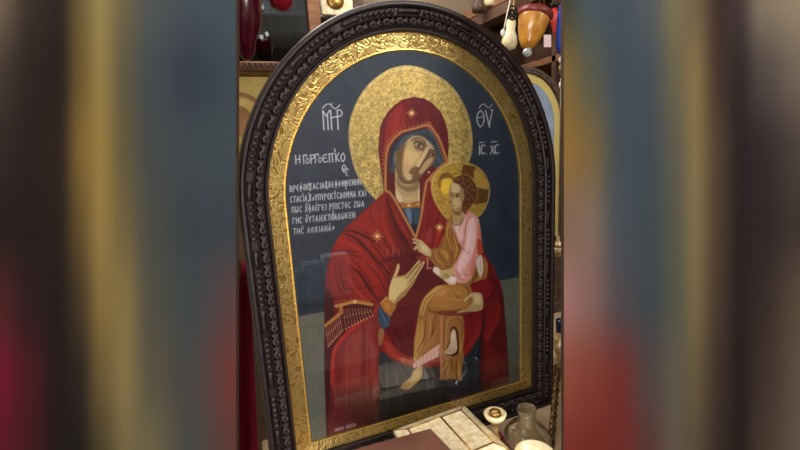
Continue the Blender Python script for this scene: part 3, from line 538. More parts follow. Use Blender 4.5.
    fg = (Lb >= 3) & (Lb != 6) & (Lb != 18); cv.C[fg] = .36+(cv.C[fg]-.36)*1.1; cv.C[fg] = cv.C[fg]*.9+cv.C[fg].mean(1, keepdims=True)*.1
    return np.clip(cv.C, 0.005, 1), cv.L
# ---------------------------------------------------------------- the large framed icon
GE, GH = 1.0824, 1.7686                     # arch height and depth of the gilt border's outer edge (board units)
IE, IW, IB = .9623, .8846, 1.680            # the painted field inside it
def arch(hw, eh, bot, n_side=40, n_arch=96, n_bot=40, springs=True):
    """closed outline: bottom left -> up -> over -> down -> bottom right -> back; board units"""
    P = [(-hw, -bot+bot*i/n_side) for i in range(n_side)]
    P += [(-hw*math.cos(math.pi*i/n_arch), eh*math.sin(math.pi*i/n_arch)) for i in range(n_arch)]
    P += [(hw, -bot*i/n_side) for i in range(n_side)]
    P += [(hw-2*hw*i/n_bot, -bot) for i in range(n_bot)]
    return P
def off(t): return arch(1+t, GE+t, GH+t)
def ring(name, prof, m_, parent, smooth=False, closed=False, outline=off, place=bw):
    """sweep a profile of (offset, z) round the arch"""
    rows = [[place(x, y, z) for x, y in outline(t)] for t, z in prof]; n = len(rows[0]); V = [v for r in rows for v in r]; F_ = []
    m = len(rows)
    for i in range(m if closed else m-1):
        j = (i+1) % m
        for k in range(n): F_.append((i*n+k, i*n+(k+1) % n, j*n+(k+1) % n, j*n+k))
    return mesh(name, V, F_, m_, parent, smooth=smooth)
M_frame = mat('dark_carved_wood', (38, 28, 27), .42, 0, (30, (27, 20, 20), (1, 1, 1)), (120, .25, 'noise'), spec=.35)
M_frame2 = mat('dark_wood_relief', (40, 30, 29), .42, 0, (60, (52, 40, 38), (1, 1, 1)), spec=.3)
M_side = mat('frame_side_sheen', (58, 52, 47), .45, 0, (20, (46, 42, 38), (1, 1, 4)))  # specular sheen of the side put into a greyer base colour
M_back = mat('backing_board', (70, 52, 38), .8, 0, (12, (58, 42, 30), (1, 1, 6)))
def gold_mat():
    M = mat('stamped_gold_leaf', (204, 170, 94), .3, .92, None, (22, .15, 'scroll'), coat=.2); N = M.node_tree.nodes; L = M.node_tree.links; b = N['Principled BSDF']
    s2 = [n for n in N if n.type == 'MATH' and n.operation == 'SINE'][0]; r = N.new('ShaderNodeValToRGB'); r.color_ramp.elements[0].position = 0; r.color_ramp.elements[1].position = .32
    r.color_ramp.elements[0].color = srgb(166, 130, 66); r.color_ramp.elements[1].color = srgb(218, 190, 118)
    mr = N.new('ShaderNodeMath'); mr.operation = 'MULTIPLY_ADD'; mr.inputs[1].default_value = .5; mr.inputs[2].default_value = .5; L.new(s2.outputs[0], mr.inputs[0]); L.new(mr.outputs[0], r.inputs[0]); L.new(r.outputs[0], b.inputs['Base Color'])
    return M
M_gold = gold_mat()
M_goldlip = mat('gold_bevel', (226, 190, 108), .25, .75)

icon = thing('framed_icon', bw(0, BOT, 0), 'large arched icon of a red-veiled haloed woman with child in a black carved frame', 'icon')
frame = ring('frame', [(-.004, -.035), (.0, -.05), (.012, -.052), (.022, -.034), (.07, -.046), (.076, -.078), (.084, -.084), (.09, -.066), (.128, -.068), (.134, -.09), (.142, -.1), (.156, -.1), (.164, -.092)], M_frame, icon)
side = ring('frame_side', [(.164, -.092), (.172, -.07), (.177, .03), (.177, .12), (.12, .125)], M_side, icon); side['label'] = 'smooth side of the black frame, its sheen coloured in as grey'
V, F_ = [], []
P = off(.16); nP = len(P)
V = [bw(x, y, .124) for x, y in P]+[bw(x, y, .11) for x, y in P]; F_ = [tuple(range(nP)), tuple(range(nP, 2*nP))]+[(i, (i+1) % nP, nP+(i+1) % nP, nP+i) for i in range(nP)]
mesh('backing_board', V, F_, M_back, icon)
def resample(P, step, closed=True):
    P = [np.array(p) for p in P]; Q = P+[P[0]]; L = [0]
    for a, b in zip(Q[:-1], Q[1:]): L.append(L[-1]+np.hypot(*(b-a)))
    n = int(round(L[-1]/step)); out = []
    for k in range(n):
        s = L[-1]*(k+.5)/n; i = np.searchsorted(L, s)-1; t = (s-L[i])/(L[i+1]-L[i]); d = (Q[i+1]-Q[i])/np.hypot(*(Q[i+1]-Q[i]))
        out.append((Q[i]+(Q[i+1]-Q[i])*t, d))
    return out, L[-1]
# scrolled leaves in the hollow of the frame, one object each
def leaf_mesh():
    P = []
    for i in range(13):
        t = i/12; an = 5.2*(1-t)-.6; r = .004+.021*t; P.append((-.006+r*math.cos(an)*1.15-.016*t*t, -.010-.012*math.sin(math.pi*t), r*math.sin(an)*.95+.002))
    G = [tubeg([Vector(p)*S for p in P], .0068*S, 6, .0105*S), ballg(Vector((-.006, -.012, .002))*S, .0085*S, 1, 1.3, 1, 6, 4)]
    for k in range(3):     # three lobes of the leaf fanning off the scroll
        a0 = -.9+k*.62; q = [Vector((.012+.010*u*math.cos(a0)*3.1, -.008-.016*math.sin(math.pi*(.25+.6*u)), .0+.010*u*math.sin(a0)*3.0)) for u in (0, .35, .7, 1)]
        V, F_ = tubeg([p*S for p in q], .0078*S, 6, .0035*S); G.append((V, F_))
    V, F_ = join(G); me = bpy.data.meshes.new('carved_leaf'); me.from_pydata([(v[0]*1.35, v[1]*1.5, v[2]*1.25) for v in V], [], F_); me.update(); me.materials.append(M_frame2); me.polygons.foreach_set('use_smooth', [True]*len(me.polygons)); return me
LM = leaf_mesh(); pts, Lp = resample(off(.045), .092); org = wloc(frame)
for q, d in pts:
    o = bpy.data.objects.new('carved_leaf', LM); COL.objects.link(o); o.parent = icon; o.parent = frame
    o.location = bw(q[0], q[1], -.036)-org; o.rotation_euler = (0, -math.atan2(d[1], d[0])-.32, 0)
# beads in groups with plain rods between them
pts, Lp = resample(off(.109), .0385); B = []; R_ = []; k = 0; run = 0; cyc = 12
n = len(pts); cyc_n = round(n/11)
for k, (q, d) in enumerate(pts):
    ph = (k/n*cyc_n) % 1
    if ph < .56: B.append(ballg(bw(q[0], q[1], -.076), .0172*S, 1, 1.3, 1, 8, 6))
rods = []
for c in range(cyc_n):
    k0 = int(math.ceil((c+.58)*n/cyc_n)); k1 = int((c+.97)*n/cyc_n)
    seg = [bw(pts[i % n][0][0], pts[i % n][0][1], -.074) for i in range(k0, k1+1)]
    if len(seg) > 1 and all((a-b).length < .06*S*1.6 for a, b in zip(seg[:-1], seg[1:])): tube('rod', seg, .0155*S, M_frame, frame, n=8)
V, F_ = join(B); o = mesh('bead_course', V, F_, M_frame2, frame, smooth=True); o['kind'] = 'stuff'; o['label'] = 'small round beads carved in groups of six'
# thin beaded cord outside
D = []
# gilt border with stamped scrolls
def off_gold(t):   # t 0 outer .. 1 inner
    return arch(1-(1-IW)*t, GE-(GE-IE)*t, GH-(GH-IB)*t)
gb = ring('gilt_border', [(-.01, -.02), (.86, -.006)], M_gold, icon, outline=off_gold)
gb['label'] = 'gold border stamped with scrolls'
ring('gilt_bevel', [(.86, -.006), (.89, -.016), (.94, -.016), (1.0, .0)], M_goldlip, icon, outline=off_gold)

# painted field
GS = .0033
gx = np.arange(-IW-.004, IW+.004+GS, GS); gy = np.arange(-IB-.004, IE+.004+GS, GS)
BX, BY = np.meshgrid(gx, gy)
q = np.stack([BX, BY, np.zeros_like(BX)], -1)@ROT.T+_t
PX = 400+FPX*q[..., 0]/q[..., 2]; PY = 225-FPX*q[..., 1]/q[..., 2]
CI, LI = paint(PX, PY)
ny, nx = BX.shape; idx = np.arange(ny*nx).reshape(ny, nx)
cx = (BX[:-1, :-1]+GS/2); cy = (BY[:-1, :-1]+GS/2)
inside = (np.abs(cx) < IW+.002) & (cy > -IB-.002) & ((cy < 0) | ((cx/(IW+.002))**2+(cy/(IE+.002))**2 < 1))
q4 = np.stack([idx[:-1, :-1], idx[:-1, 1:], idx[1:, 1:], idx[1:, :-1]], -1)[inside]
lab = LI.reshape(ny, nx)[:-1, :-1][inside]
co = np.stack([BX.ravel()*S, np.zeros(BX.size), (BY.ravel()-BOT)*S], -1)
lin = s2l(CI)*ALB; lin[(LI == 2) | (LI == 6)] *= 1.3; lin = np.clip(lin, 0, .95)
def print_mat(name, rough, metal, bump=0):
    M = bpy.data.materials.new(name); M.use_nodes = True; N = M.node_tree.nodes; L = M.node_tree.links; b = N['Principled BSDF']
    a = N.new('ShaderNodeAttribute'); a.attribute_name = 'paint'; L.new(a.outputs['Color'], b.inputs['Base Color'])
    b.inputs['Roughness'].default_value = rough; b.inputs['Metallic'].default_value = metal; b.inputs['Specular IOR Level'].default_value = .3
    if bump:
        tc = N.new('ShaderNodeTexCoord'); n = N.new('ShaderNodeTexNoise'); n.inputs['Scale'].default_value = bump; L.new(tc.outputs['Object'], n.inputs['Vector'])
        bp = N.new('ShaderNodeBump'); bp.inputs['Strength'].default_value = .35; bp.inputs['Distance'].default_value = .001; L.new(n.outputs['Fac'], bp.inputs['Height']); L.new(bp.outputs[0], b.inputs['Normal'])
    return M
M_paint = print_mat('egg_tempera', .6, 0); M_leaf = print_mat('punched_gold', .45, .3, 260)
def sheet(name, sel, m_, parent, cols=None, co_=None):
    Q = q4[sel]; u, inv = np.unique(Q, return_inverse=True); inv = inv.reshape(-1, 4)
    me = bpy.data.meshes.new(name); me.vertices.add(len(u)); me.vertices.foreach_set('co', co[u].astype(np.float32).ravel())
    me.loops.add(inv.size); me.loops.foreach_set('vertex_index', inv.ravel().astype(np.int32))
    me.polygons.add(len(inv)); me.polygons.foreach_set('loop_start', np.arange(0, inv.size, 4, dtype=np.int32)); me.polygons.foreach_set('loop_total', np.full(len(inv), 4, dtype=np.int32))
    me.update(calc_edges=True)
    at = me.color_attributes.new('paint', 'FLOAT_COLOR', 'POINT'); at.data.foreach_set('color', np.c_[lin[u], np.ones(len(u))].astype(np.float32).ravel())
    me.materials.append(m_); o = bpy.data.objects.new(name, me); COL.objects.link(o); o.parent = parent; return o
pw = sheet('painted_field', lab == 0, M_paint, icon); pw['label'] = 'slate blue painted field with white Greek lettering'
for name, k, m_, lb in (('painted_ground', 1, M_paint, 'grey-olive painted floor left of the figures'), ('painted_ground', 18, M_paint, 'grey-olive painted floor right of the figures'), ('gilt_halo', 2, M_leaf, "large gold halo round the woman's head"),
                        ('painted_mantle', 3, M_paint, 'dark red mantle with folds and fringe'), ('painted_veil', 4, M_paint, 'red veil edged in gold with blue cap and collar'), ('painted_face', 5, M_paint, "woman's tilted face and neck"),
                        ('painted_face', 8, M_paint, "child's face and neck"), ('painted_hand', 9, M_paint, "child's blessing hand"), ('painted_hand', 10, M_paint, "child's hand on the scroll"), ('painted_hand', 11, M_paint, "woman's raised open hand"),
                        ('painted_hand', 12, M_paint, "woman's hand under the child's knee"), ('painted_foot', 13, M_paint, "child's lower bare foot"), ('painted_foot', 14, M_paint, "child's upturned foot in the fold"), ('painted_hair', 15, M_paint, "child's curly brown hair"),
                        ('painted_scroll', 16, M_paint, 'small pale rolled scroll'), ('painted_sleeve', 17, M_paint, 'gold cuff and blue sleeve'), ('gilt_halo', 6, M_leaf, "small gold halo with a brown cross round the child's head"),
                        ('painted_child_clothes', 7, M_paint, "child's ochre and pink clothes")):
    o = sheet(name, lab == k, m_, pw); o['label'] = lb
# glass pane
M_glass = bpy.data.materials.new('picture_glass'); M_glass.use_nodes = True; N = M_glass.node_tree.nodes; L = M_glass.node_tree.links
N.remove(N['Principled BSDF']); fr = N.new('ShaderNodeFresnel'); fr.inputs[0].default_value = 1.52; tr = N.new('ShaderNodeBsdfTransparent'); gs = N.new('ShaderNodeBsdfGlossy'); gs.inputs['Roughness'].default_value = .02
mx = N.new('ShaderNodeMixShader'); mu = N.new('ShaderNodeMath'); mu.operation = 'MULTIPLY'; mu.inputs[1].default_value = 2.0; L.new(fr.outputs[0], mu.inputs[0]); L.new(mu.outputs[0], mx.inputs[0]); L.new(tr.outputs[0], mx.inputs[1]); L.new(gs.outputs[0], mx.inputs[2]); L.new(mx.outputs[0], N['Material Output'].inputs[0])
P = arch(IW+.01, IE+.01, IB+.01)[::-1]; n = len(P); _o = wloc(icon)
gm = bpy.data.meshes.new('glass_pane'); gm.from_pydata([tuple(bw(x, y, -.013)-_o) for x, y in P], [], [tuple(range(n))]); gm.update(); link('glass_pane', gm, M_glass, icon)
# ---------------------------------------------------------------- the shop
RX1, RX0, RY1, RY0, RZ1 = 2.35, -2.3, 1.55, -2.9, 3.0
M_wall = mat('warm_plaster', (150, 130, 108), .85, 0, (3, (136, 116, 96)))
M_floor = mat('brown_floor_tiles', (120, 96, 74), .5, 0, (4, (104, 82, 62)))
M_ceil = mat('ceiling_paint', (222, 216, 204), .9)
M_beige = mat('beige_table_top', (204, 178, 142), .55, 0, (6, (192, 164, 128)))
M_wood = mat('brown_wood', (146, 102, 72), .5, 0, (14, (112, 76, 54), (1, 1, 7)), spec=.4)
M_dwood = mat('dark_shelf_wood', (104, 76, 60), .5, 0, (14, (76, 54, 44), (6, 1, 1)), spec=.4)
def struct(o, kind='structure'): o['kind'] = kind; return o
struct(box('floor', ((RX0+RX1)/2, (RY0+RY1)/2, -.05), (RX1-RX0+.4, RY1-RY0+.4, .1), M_floor))
struct(box('ceiling', ((RX0+RX1)/2, (RY0+RY1)/2, RZ1+.05), (RX1-RX0+.4, RY1-RY0+.4, .1), M_ceil))
struct(box('wall_back', ((RX0+RX1)/2, RY1+.05, RZ1/2), (RX1-RX0+.4, .1, RZ1), M_wall))
struct(box('wall_front', ((RX0+RX1)/2, RY0-.05, RZ1/2), (RX1-RX0+.4, .1, RZ1), M_wall))
struct(box('wall_left', (RX0-.05, (RY0+RY1)/2, RZ1/2), (.1, RY1-RY0, RZ1), M_wall))
struct(box('wall_right', (RX1+.05, (RY0+RY1)/2, RZ1/2), (.1, RY1-RY0, RZ1), M_wall))
def T(px, py, z=TABLE):
    d = W(px, py, 1)-CAM; return CAM+d*((z-CAM.z)/d.z)
# table carrying the icon
tb = thing('display_table', (0, .2, 0), 'long beige display table carrying the large framed icon', 'table')
box('table_top', (.03, -.07, TABLE-.02), (1.04, .56, .04), M_beige, tb, bevel=.006)
for i, (x, y) in enumerate(((-.44, -.3), (.5, -.3), (-.44, .16), (.5, .16))): box('leg', (x, y, (TABLE-.04)/2), (.06, .06, TABLE-.04), M_wood, tb)
# ---- made-up boards standing in for the blurred side margins
def soft_board(name, pin, pout, D, xs, rows, label, gain=1):
    """upright board; the front print is a coarse colour field, smoothly interpolated"""
    fh = Vector((FWD.x, FWD.y, 0)).normalized(); rh = Vector((fh.y, -fh.x, 0)); p0 = W(400, 225, D)
    def hit(px, py):
        d = W(px, py, 1)-CAM; return CAM+d*((p0-CAM).dot(fh)/d.dot(fh))
    def edge(px):
        a, b = hit(px, 0), hit(px, 450); return lambda z: b+(a-b)*((z-b.z)/(a.z-b.z))
    ei, eo = edge(pin), edge(pout); z0, z1 = 0.0, 2.62; nu, nz = 48, 90
    V = []; C_ = []; F_ = []; ys = np.arange(7)*75.; R = np.array(rows, float)
    def samp(px, py):
        px = min(max(px, xs[0]), xs[-1]); py = min(max(py, 0), 450); j = min(int(np.searchsorted(xs, px, 'right'))-1, len(xs)-2); i = min(int(py//75), 5)
        u = (px-xs[j])/(xs[j+1]-xs[j]); v = (py-ys[i])/75; u = u*u*(3-2*u)*.6+u*.4; v = v*v*(3-2*v)*.6+v*.4
        return (R[i, j]*(1-u)+R[i, j+1]*u)*(1-v)+(R[i+1, j]*(1-u)+R[i+1, j+1]*u)*v
    for k in range(nz+1):
        z = z0+(z1-z0)*k/nz
        for j in range(nu+1):
            p = ei(z).lerp(eo(z), j/nu); q = p-CAM; dd = q.dot(FWD); px = 400+FPX*q.dot(RIGHT)/dd; py = 225-FPX*q.dot(UP)/dd
            V.append(p); C_.append(samp(px, py))
    for k in range(nz):
        for j in range(nu): a = k*(nu+1)+j; F_.append((a, a+1, a+nu+2, a+nu+1))
    base = (ei(0)+eo(0))/2; root = thing(name, base, label, 'display board')
    if (V[1]-V[0]).cross(V[nu+1]-V[0]).dot(fh) > 0: F_ = [f[::-1] for f in F_]
    me = bpy.data.meshes.new('print'); me.from_pydata([tuple(v-base) for v in V], [], F_); me.update()
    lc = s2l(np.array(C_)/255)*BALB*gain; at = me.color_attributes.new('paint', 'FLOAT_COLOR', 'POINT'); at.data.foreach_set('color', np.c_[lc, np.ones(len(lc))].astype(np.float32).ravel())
    link('print', me, M_print, root)
    b = .0015; q = [ei(z0), eo(z0), eo(z1), ei(z1)]
    VV = [p+fh*b for p in q]+[p+fh*(b+.018) for p in q]
    mesh('backing', VV, [(0,1,2,3),(4,5,6,7),(0,1,5,4),(1,2,6,5),(2,3,7,6),(3,0,4,7)], M_back, root)
    c = (ei(0)+eo(0))/2
    for s_ in (.25, .75):
        p = ei(0).lerp(eo(0), s_)+fh*(.02+.025); box('foot', (p.x, p.y, .015), (.05, .05, .03), M_dwood, root, ax=(rh, fh, Vector((0, 0, 1))))
M_print = print_mat('matt_print', .9, 0); M_print.node_tree.nodes['Principled BSDF'].inputs['Specular IOR Level'].default_value = .05
soft_board('margin_board', 236, -50, .985, [0,30,60,80,100,125,150,190,236], [
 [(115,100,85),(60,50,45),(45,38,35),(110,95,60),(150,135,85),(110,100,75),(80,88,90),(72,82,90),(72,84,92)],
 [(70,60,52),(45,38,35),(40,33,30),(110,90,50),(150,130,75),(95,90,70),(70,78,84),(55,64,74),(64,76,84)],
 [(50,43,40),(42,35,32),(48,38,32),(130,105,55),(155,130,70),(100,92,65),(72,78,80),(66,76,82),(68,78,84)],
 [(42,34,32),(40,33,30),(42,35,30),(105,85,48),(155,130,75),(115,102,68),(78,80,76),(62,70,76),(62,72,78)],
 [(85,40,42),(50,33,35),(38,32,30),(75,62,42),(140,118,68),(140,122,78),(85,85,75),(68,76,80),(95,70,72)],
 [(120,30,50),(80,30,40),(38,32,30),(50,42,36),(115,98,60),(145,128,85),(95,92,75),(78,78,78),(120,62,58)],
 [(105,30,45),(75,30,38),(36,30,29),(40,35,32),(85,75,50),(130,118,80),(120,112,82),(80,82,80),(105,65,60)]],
 'made-up tall board standing in for the blurred left margin, with gold and slate bands')
soft_board('margin_board', 564, 850, 1.0, [564,590,620,650,675,695,720,740,760,800], [
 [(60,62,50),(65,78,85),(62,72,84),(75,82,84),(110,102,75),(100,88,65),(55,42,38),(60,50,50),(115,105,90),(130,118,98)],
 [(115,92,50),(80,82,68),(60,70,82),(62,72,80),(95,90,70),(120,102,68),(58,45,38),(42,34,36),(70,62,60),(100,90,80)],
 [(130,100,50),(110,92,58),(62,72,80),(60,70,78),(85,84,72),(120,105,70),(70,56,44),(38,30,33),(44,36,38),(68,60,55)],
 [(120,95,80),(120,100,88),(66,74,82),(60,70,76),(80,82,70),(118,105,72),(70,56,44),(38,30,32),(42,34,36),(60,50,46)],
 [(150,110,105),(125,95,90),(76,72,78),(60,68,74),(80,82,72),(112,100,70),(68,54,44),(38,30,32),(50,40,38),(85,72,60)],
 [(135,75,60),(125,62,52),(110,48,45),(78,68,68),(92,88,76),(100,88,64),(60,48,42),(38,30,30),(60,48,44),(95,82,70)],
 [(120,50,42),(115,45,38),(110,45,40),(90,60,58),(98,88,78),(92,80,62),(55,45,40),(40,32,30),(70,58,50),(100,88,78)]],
 'made-up tall board standing in for the blurred right margin, with slate, gold and black bands', 1.28)
# ---------------------------------------------------------------- things round the icon
M_brass = mat('brass', (196, 156, 84), .3, .85, (30, (160, 120, 60)))
M_ibrass = mat('pale_gilt', (226, 204, 158), .4, .4, (40, (176, 140, 80)), (90, .4, 'voronoi'))
M_glassdark = mat('dark_cabinet_glass', (30, 36, 42), .06, 0, spec=.6)
M_burg = mat('burgundy_glass', (92, 14, 40), .2, 0, (16, (60, 10, 30)), coat=.4)
M_redgl = mat('ruby_glass', (150, 22, 40), .15, 0, coat=.5)
M_amber = mat('amber_glass', (204, 144, 52), .3, 0, (34, (178, 112, 36)), coat=.5)
M_rim = mat('dark_red_rim', (120, 44, 34), .4)
M_cream = mat('cream_enamel', (236, 226, 190), .35, 0, (22, (224, 206, 150)), coat=.3)
M_cgold = mat('gilt_tracery_enamel', (246, 238, 208), .35, .1, (60, (220, 196, 136)), (60, .4, 'voronoi'), coat=.3)
M_velvet = mat('crimson_velvet', (178, 22, 72), .85, 0, (3, (136, 12, 50), (6, 6, .6)))
M_crystal = mat('cut_crystal', (214, 228, 224), .05, 0, trans=.6, coat=.5)
M_white = mat('milk_white', (228, 220, 200), .4)
M_blue = mat('blue_tassel_thread', (28, 64, 168), .7); M_red2 = mat('red_glaze', (196, 48, 34), .35); M_pink = mat('pink_card', (226, 196, 196), .7)
M_black = mat('black_iron', (26, 24, 24), .4, .3); M_yell = mat('yellow_wax', (222, 180, 70), .5); M_grn = mat('olive_green_card', (150, 142, 70), .7)
M_goldfield = mat('pale_gold_field', (230, 206, 128), .35, .35, (14, (214, 184, 96)), (30, .15, 'noise'))
M_brownhalo = mat('ochre_paint', (176, 128, 84), .6, 0, (20, (150, 104, 62)))
M_bluefield = mat('pale_blue_paint', (150, 164, 186), .6, 0, (12, (128, 142, 168)))
M_bfr = mat('brown_carved_frame', (96, 72, 56), .5, 0, (60, (52, 38, 30)), (140, .8, 'voronoi'))
M_bronze = mat('dark_bronze', (58, 44, 30), .35, .7, (70, (120, 92, 52)), (110, .8, 'voronoi'))
M_bulb = mat('glint_bulb_glow', (255, 246, 224), .5, emit=9)
M_mag = mat('magenta_card', (140, 30, 62), .6, 0, (40, (170, 60, 90))); M_pinkb = mat('pink_braid', (214, 160, 150), .7)
M_grey = mat('grey_card', (150, 156, 160), .7); M_greyd = mat('slate_card', (104, 110, 112), .7); M_pale = mat('white_card', (226, 230, 240), .7)
M_thin = bpy.data.materials.new('clear_thin_glass'); M_thin.use_nodes = True; N = M_thin.node_tree.nodes; L = M_thin.node_tree.links
N.remove(N['Principled BSDF']); lw = N.new('ShaderNodeLayerWeight'); lw.inputs[0].default_value = .35; tr = N.new('ShaderNodeBsdfTransparent'); tr.inputs[0].default_value = (.9, .86, .78, 1); gs = N.new('ShaderNodeBsdfGlossy'); gs.inputs['Roughness'].default_value = .12
mx = N.new('ShaderNodeMixShader'); L.new(lw.outputs['Facing'], mx.inputs[0]); L.new(tr.outputs[0], mx.inputs[1]); L.new(gs.outputs[0], mx.inputs[2]); df = N.new('ShaderNodeBsdfDiffuse'); df.inputs[0].default_value = srgb(196, 176, 140); m2 = N.new('ShaderNodeMixShader'); m2.inputs[0].default_value = .16; L.new(mx.outputs[0], m2.inputs[1]); L.new(df.outputs[0], m2.inputs[2]); L.new(m2.outputs[0], N['Material Output'].inputs[0])
XA, YA, ZA = Vector((1, 0, 0)), Vector((0, 1, 0)), Vector((0, 0, 1))
def px(d): return d/FPX       # size of one pixel at depth d
def onY(u, v, y):             # point on the plane Y = y behind a pixel
    d = W(u, v, 1)-CAM; return CAM+d*((y-CAM.y)/d.y)

# --- wall cabinet with dark glass, upper left
CY = 1.0
a = onY(321, 0, CY); b = onY(225, 64, CY); zb = onY(270, 67, CY).z; zt = 2.75; xr = onY(320, 20, CY).x; xl = onY(150, 60, CY).x
cab = thing('wall_cabinet', ((xl+xr)/2, CY+.2, zb-.03), 'brown wooden cabinet with dark glass door and carved lower rail, behind the icon', 'cabinet')
pw_ = onY(321, 20, CY).x-onY(309.5, 20, CY).x
box('post', (xr-pw_/2, CY, (zb+zt)/2), (pw_, .05, zt-zb), M_wood, cab, bevel=.004); box('post', (xl, CY, (zb+zt)/2), (pw_, .05, zt-zb), M_wood, cab, bevel=.004)
box('rail', ((xl+xr)/2, CY, zt-.03), (xr-xl, .05, .06), M_wood, cab)
rh_ = onY(250, 60, CY).z-onY(250, 69, CY).z
rl = box('rail', ((xl+xr)/2, CY, zb), (xr-xl, .05, rh_), M_wood, cab, bevel=.003); rl['label'] = 'rail carved with a lattice'
D = []
for k in range(60):
    x = xl+.03+(xr-xl-.06)*k/60; D.append(boxg((x, CY-.028, zb), (.006, .008, rh_*.8), (Vector((.7, 0, .7)), YA, Vector((-.7, 0, .7))) if k % 2 else (Vector((.7, 0, -.7)), YA, Vector((.7, 0, .7)))))
V, F_ = join(D); o = mesh('lattice_carving', V, F_, M_bfr, rl); o['kind'] = 'stuff'
box('cabinet_back', ((xl+xr)/2, CY+.42, (zb+zt)/2), (xr-xl, .02, zt-zb), M_greyd, cab); box('cabinet_side', (xr-.012, CY+.22, (zb+zt)/2), (.02, .38, zt-zb), M_dwood, cab); box('cabinet_side', (xl, CY+.22, (zb+zt)/2), (.02, .38, zt-zb), M_dwood, cab)
box('cabinet_floor', ((xl+xr)/2, CY+.22, zb-.01), (xr-xl, .38, .02), M_dwood, cab)
gz0, gz1 = zb+rh_/2, zt-.06
M_cabglass = bpy.data.materials.new('smoked_glass'); M_cabglass.use_nodes = True; N = M_cabglass.node_tree.nodes; L = M_cabglass.node_tree.links; N.remove(N['Principled BSDF'])
tr = N.new('ShaderNodeBsdfTransparent'); tr.inputs[0].default_value = (.2, .23, .25, 1); gs = N.new('ShaderNodeBsdfGlossy'); gs.inputs[0].default_value = (.9, .95, 1, 1); gs.inputs['Roughness'].default_value = .05; mx = N.new('ShaderNodeMixShader'); mx.inputs[0].default_value = .05
L.new(tr.outputs[0], mx.inputs[1]); L.new(gs.outputs[0], mx.inputs[2]); L.new(mx.outputs[0], N['Material Output'].inputs[0])
box('glass_door', ((xl+xr-pw_)/2, CY+.01, (gz0+gz1)/2), (xr-xl-pw_, .006, gz1-gz0), M_cabglass, cab)
# made-up stem of lit bulbs, standing in for bright spots reflected in the glass
cc = onY(263, 28, CY+.2)
ch = thing('glint_bulbs', cc, 'made-up bulbs on a stem, standing in for bright spots reflected in the dark cabinet glass', 'lamp')
tube('stem', [cc+Vector((0, 0, gz1-cc.z)), cc+Vector((0, 0, -.05))], .004, M_brass, ch)
for u, v in ((262, 7), (261.5, 37), (267, 34), (246, 40)):
    p = onY(u, v, CY+.2); V, F_ = ballg(p, .009, 1, 1, 1.3); mesh('bulb', V, F_, M_bulb, ch, smooth=True); q = Vector((cc.x, cc.y, p.z-.03)); tube('arm', [q, (q+p)/2-ZA*.012, p-ZA*.01], .003, M_brass, ch)
# pale box added inside, standing in for a white reflection in the cabinet glass
p = onY(287, 10, CY+.3); tag(box('reflection_box', p, (.34, .1, .1), M_pale, bevel=.004), 'white box added high in the cabinet, standing in for a pale reflection in its glass', 'box')
sh = box('cabinet_shelf', (p.x, CY+.3, p.z-.06), (xr-xl-.05, .2, .015), M_greyd, cab)

# --- gold icon under the cabinet rail
GY = 1.05
c0 = onY(229, 71, GY); c1 = onY(290, 150, GY); ctr = (c0+c1)/2; wd = (c1.x-c0.x)+.2; ht = c0.z-c1.z+.25
gi = thing('gold_icon', (ctr.x-.1, GY, c0.z-ht), 'pale gold-ground icon below the cabinet rail, with an ochre arc of a halo', 'icon')
box('panel', (ctr.x-.1, GY, c0.z-ht/2), (wd, .025, ht), M_goldfield, gi, bevel=.003); box('frame_rail', (ctr.x-.1, GY-.015, c0.z-.004), (wd+.01, .02, .014), M_cream, gi, bevel=.003)
box('frame_line', (ctr.x-.1, GY-.0135, onY(250, 76.5, GY).z), (wd, .004, .004), M_wood, gi)
hc = onY(240, 118, GY-.014); r_ = .115
V = []; F_ = []
for k in range(41):
    t = math.pi*k/40; V += [hc+Vector((-r_*math.cos(t), 0, r_*math.sin(t))), hc+Vector((-(r_-.018)*math.cos(t), -.002, (r_-.018)*math.sin(t)))]
for k in range(40): F_.append((2*k, 2*k+1, 2*k+3, 2*k+2))
mesh('halo_arc', V, F_, M_brownhalo, gi)
V = [hc+Vector(((r_-.05)*math.cos(t*math.pi/12)*.8, -.002, (r_-.05)*math.sin(t*math.pi/12)-.01)) for t in range(24)]; mesh('painted_head', V, [tuple(range(24))], M_brownhalo, gi)
# --- another small gilt object right of the cabinet post
p = onY(336, -6, 1.1)
g2 = thing('gilt_roundel', p, 'small gilt roundel plaque right of the cabinet post, above the black frame', 'plaque')
box('plate', p, (.16, .02, .2), M_cgold, g2, bevel=.005); lathe('disc', p+Vector((-.01, -.012, -.03)), [(.001, .012), (.03, .01), (.042, .004), (.046, 0)], M_brass, g2, ax=(0, -1, 0))
tag(box('wall_shelf_bracket', onY(345, 10, 1.3), (.2, .03, .5), M_bfr), 'brown carved upright board behind the gilt roundel', 'board')

# --- hanging glass lamps, upper left
def lamp(name, u, vt, prof, d, m_, label, group=None):
    s = px(d); p = W(u, vt, d); root = thing(name, p, label, 'lamp', group)
    lathe('cup', p, [(r*s, -h*s) for r, h in prof], m_, root, n=28)
    r0 = prof[0][0]*s
    for k in range(3):
        t = k*2*math.pi/3+.4; q = p+Vector((r0*math.cos(t), r0*math.sin(t), 0)); top = p+Vector((0, 0, .32)); tube('chain', [q, (q+top)/2+Vector((0, 0, .0)), top], .0018, M_brass, root, n=6)
    tube('hook_rod', [p+Vector((0, 0, .31)), Vector((p.x, p.y, RZ1-.005))], .002, M_brass, root, n=6); return root
lamp('hanging_lamp', 237, -30, [(19, 0), (21, 4), (20.5, 30), (19, 46), (16, 58), (11, 68), (8.5, 78), (5, 84), (2, 86)], 1.5, M_burg, 'deep burgundy glass lamp hanging at the upper left, larger of the two red ones')
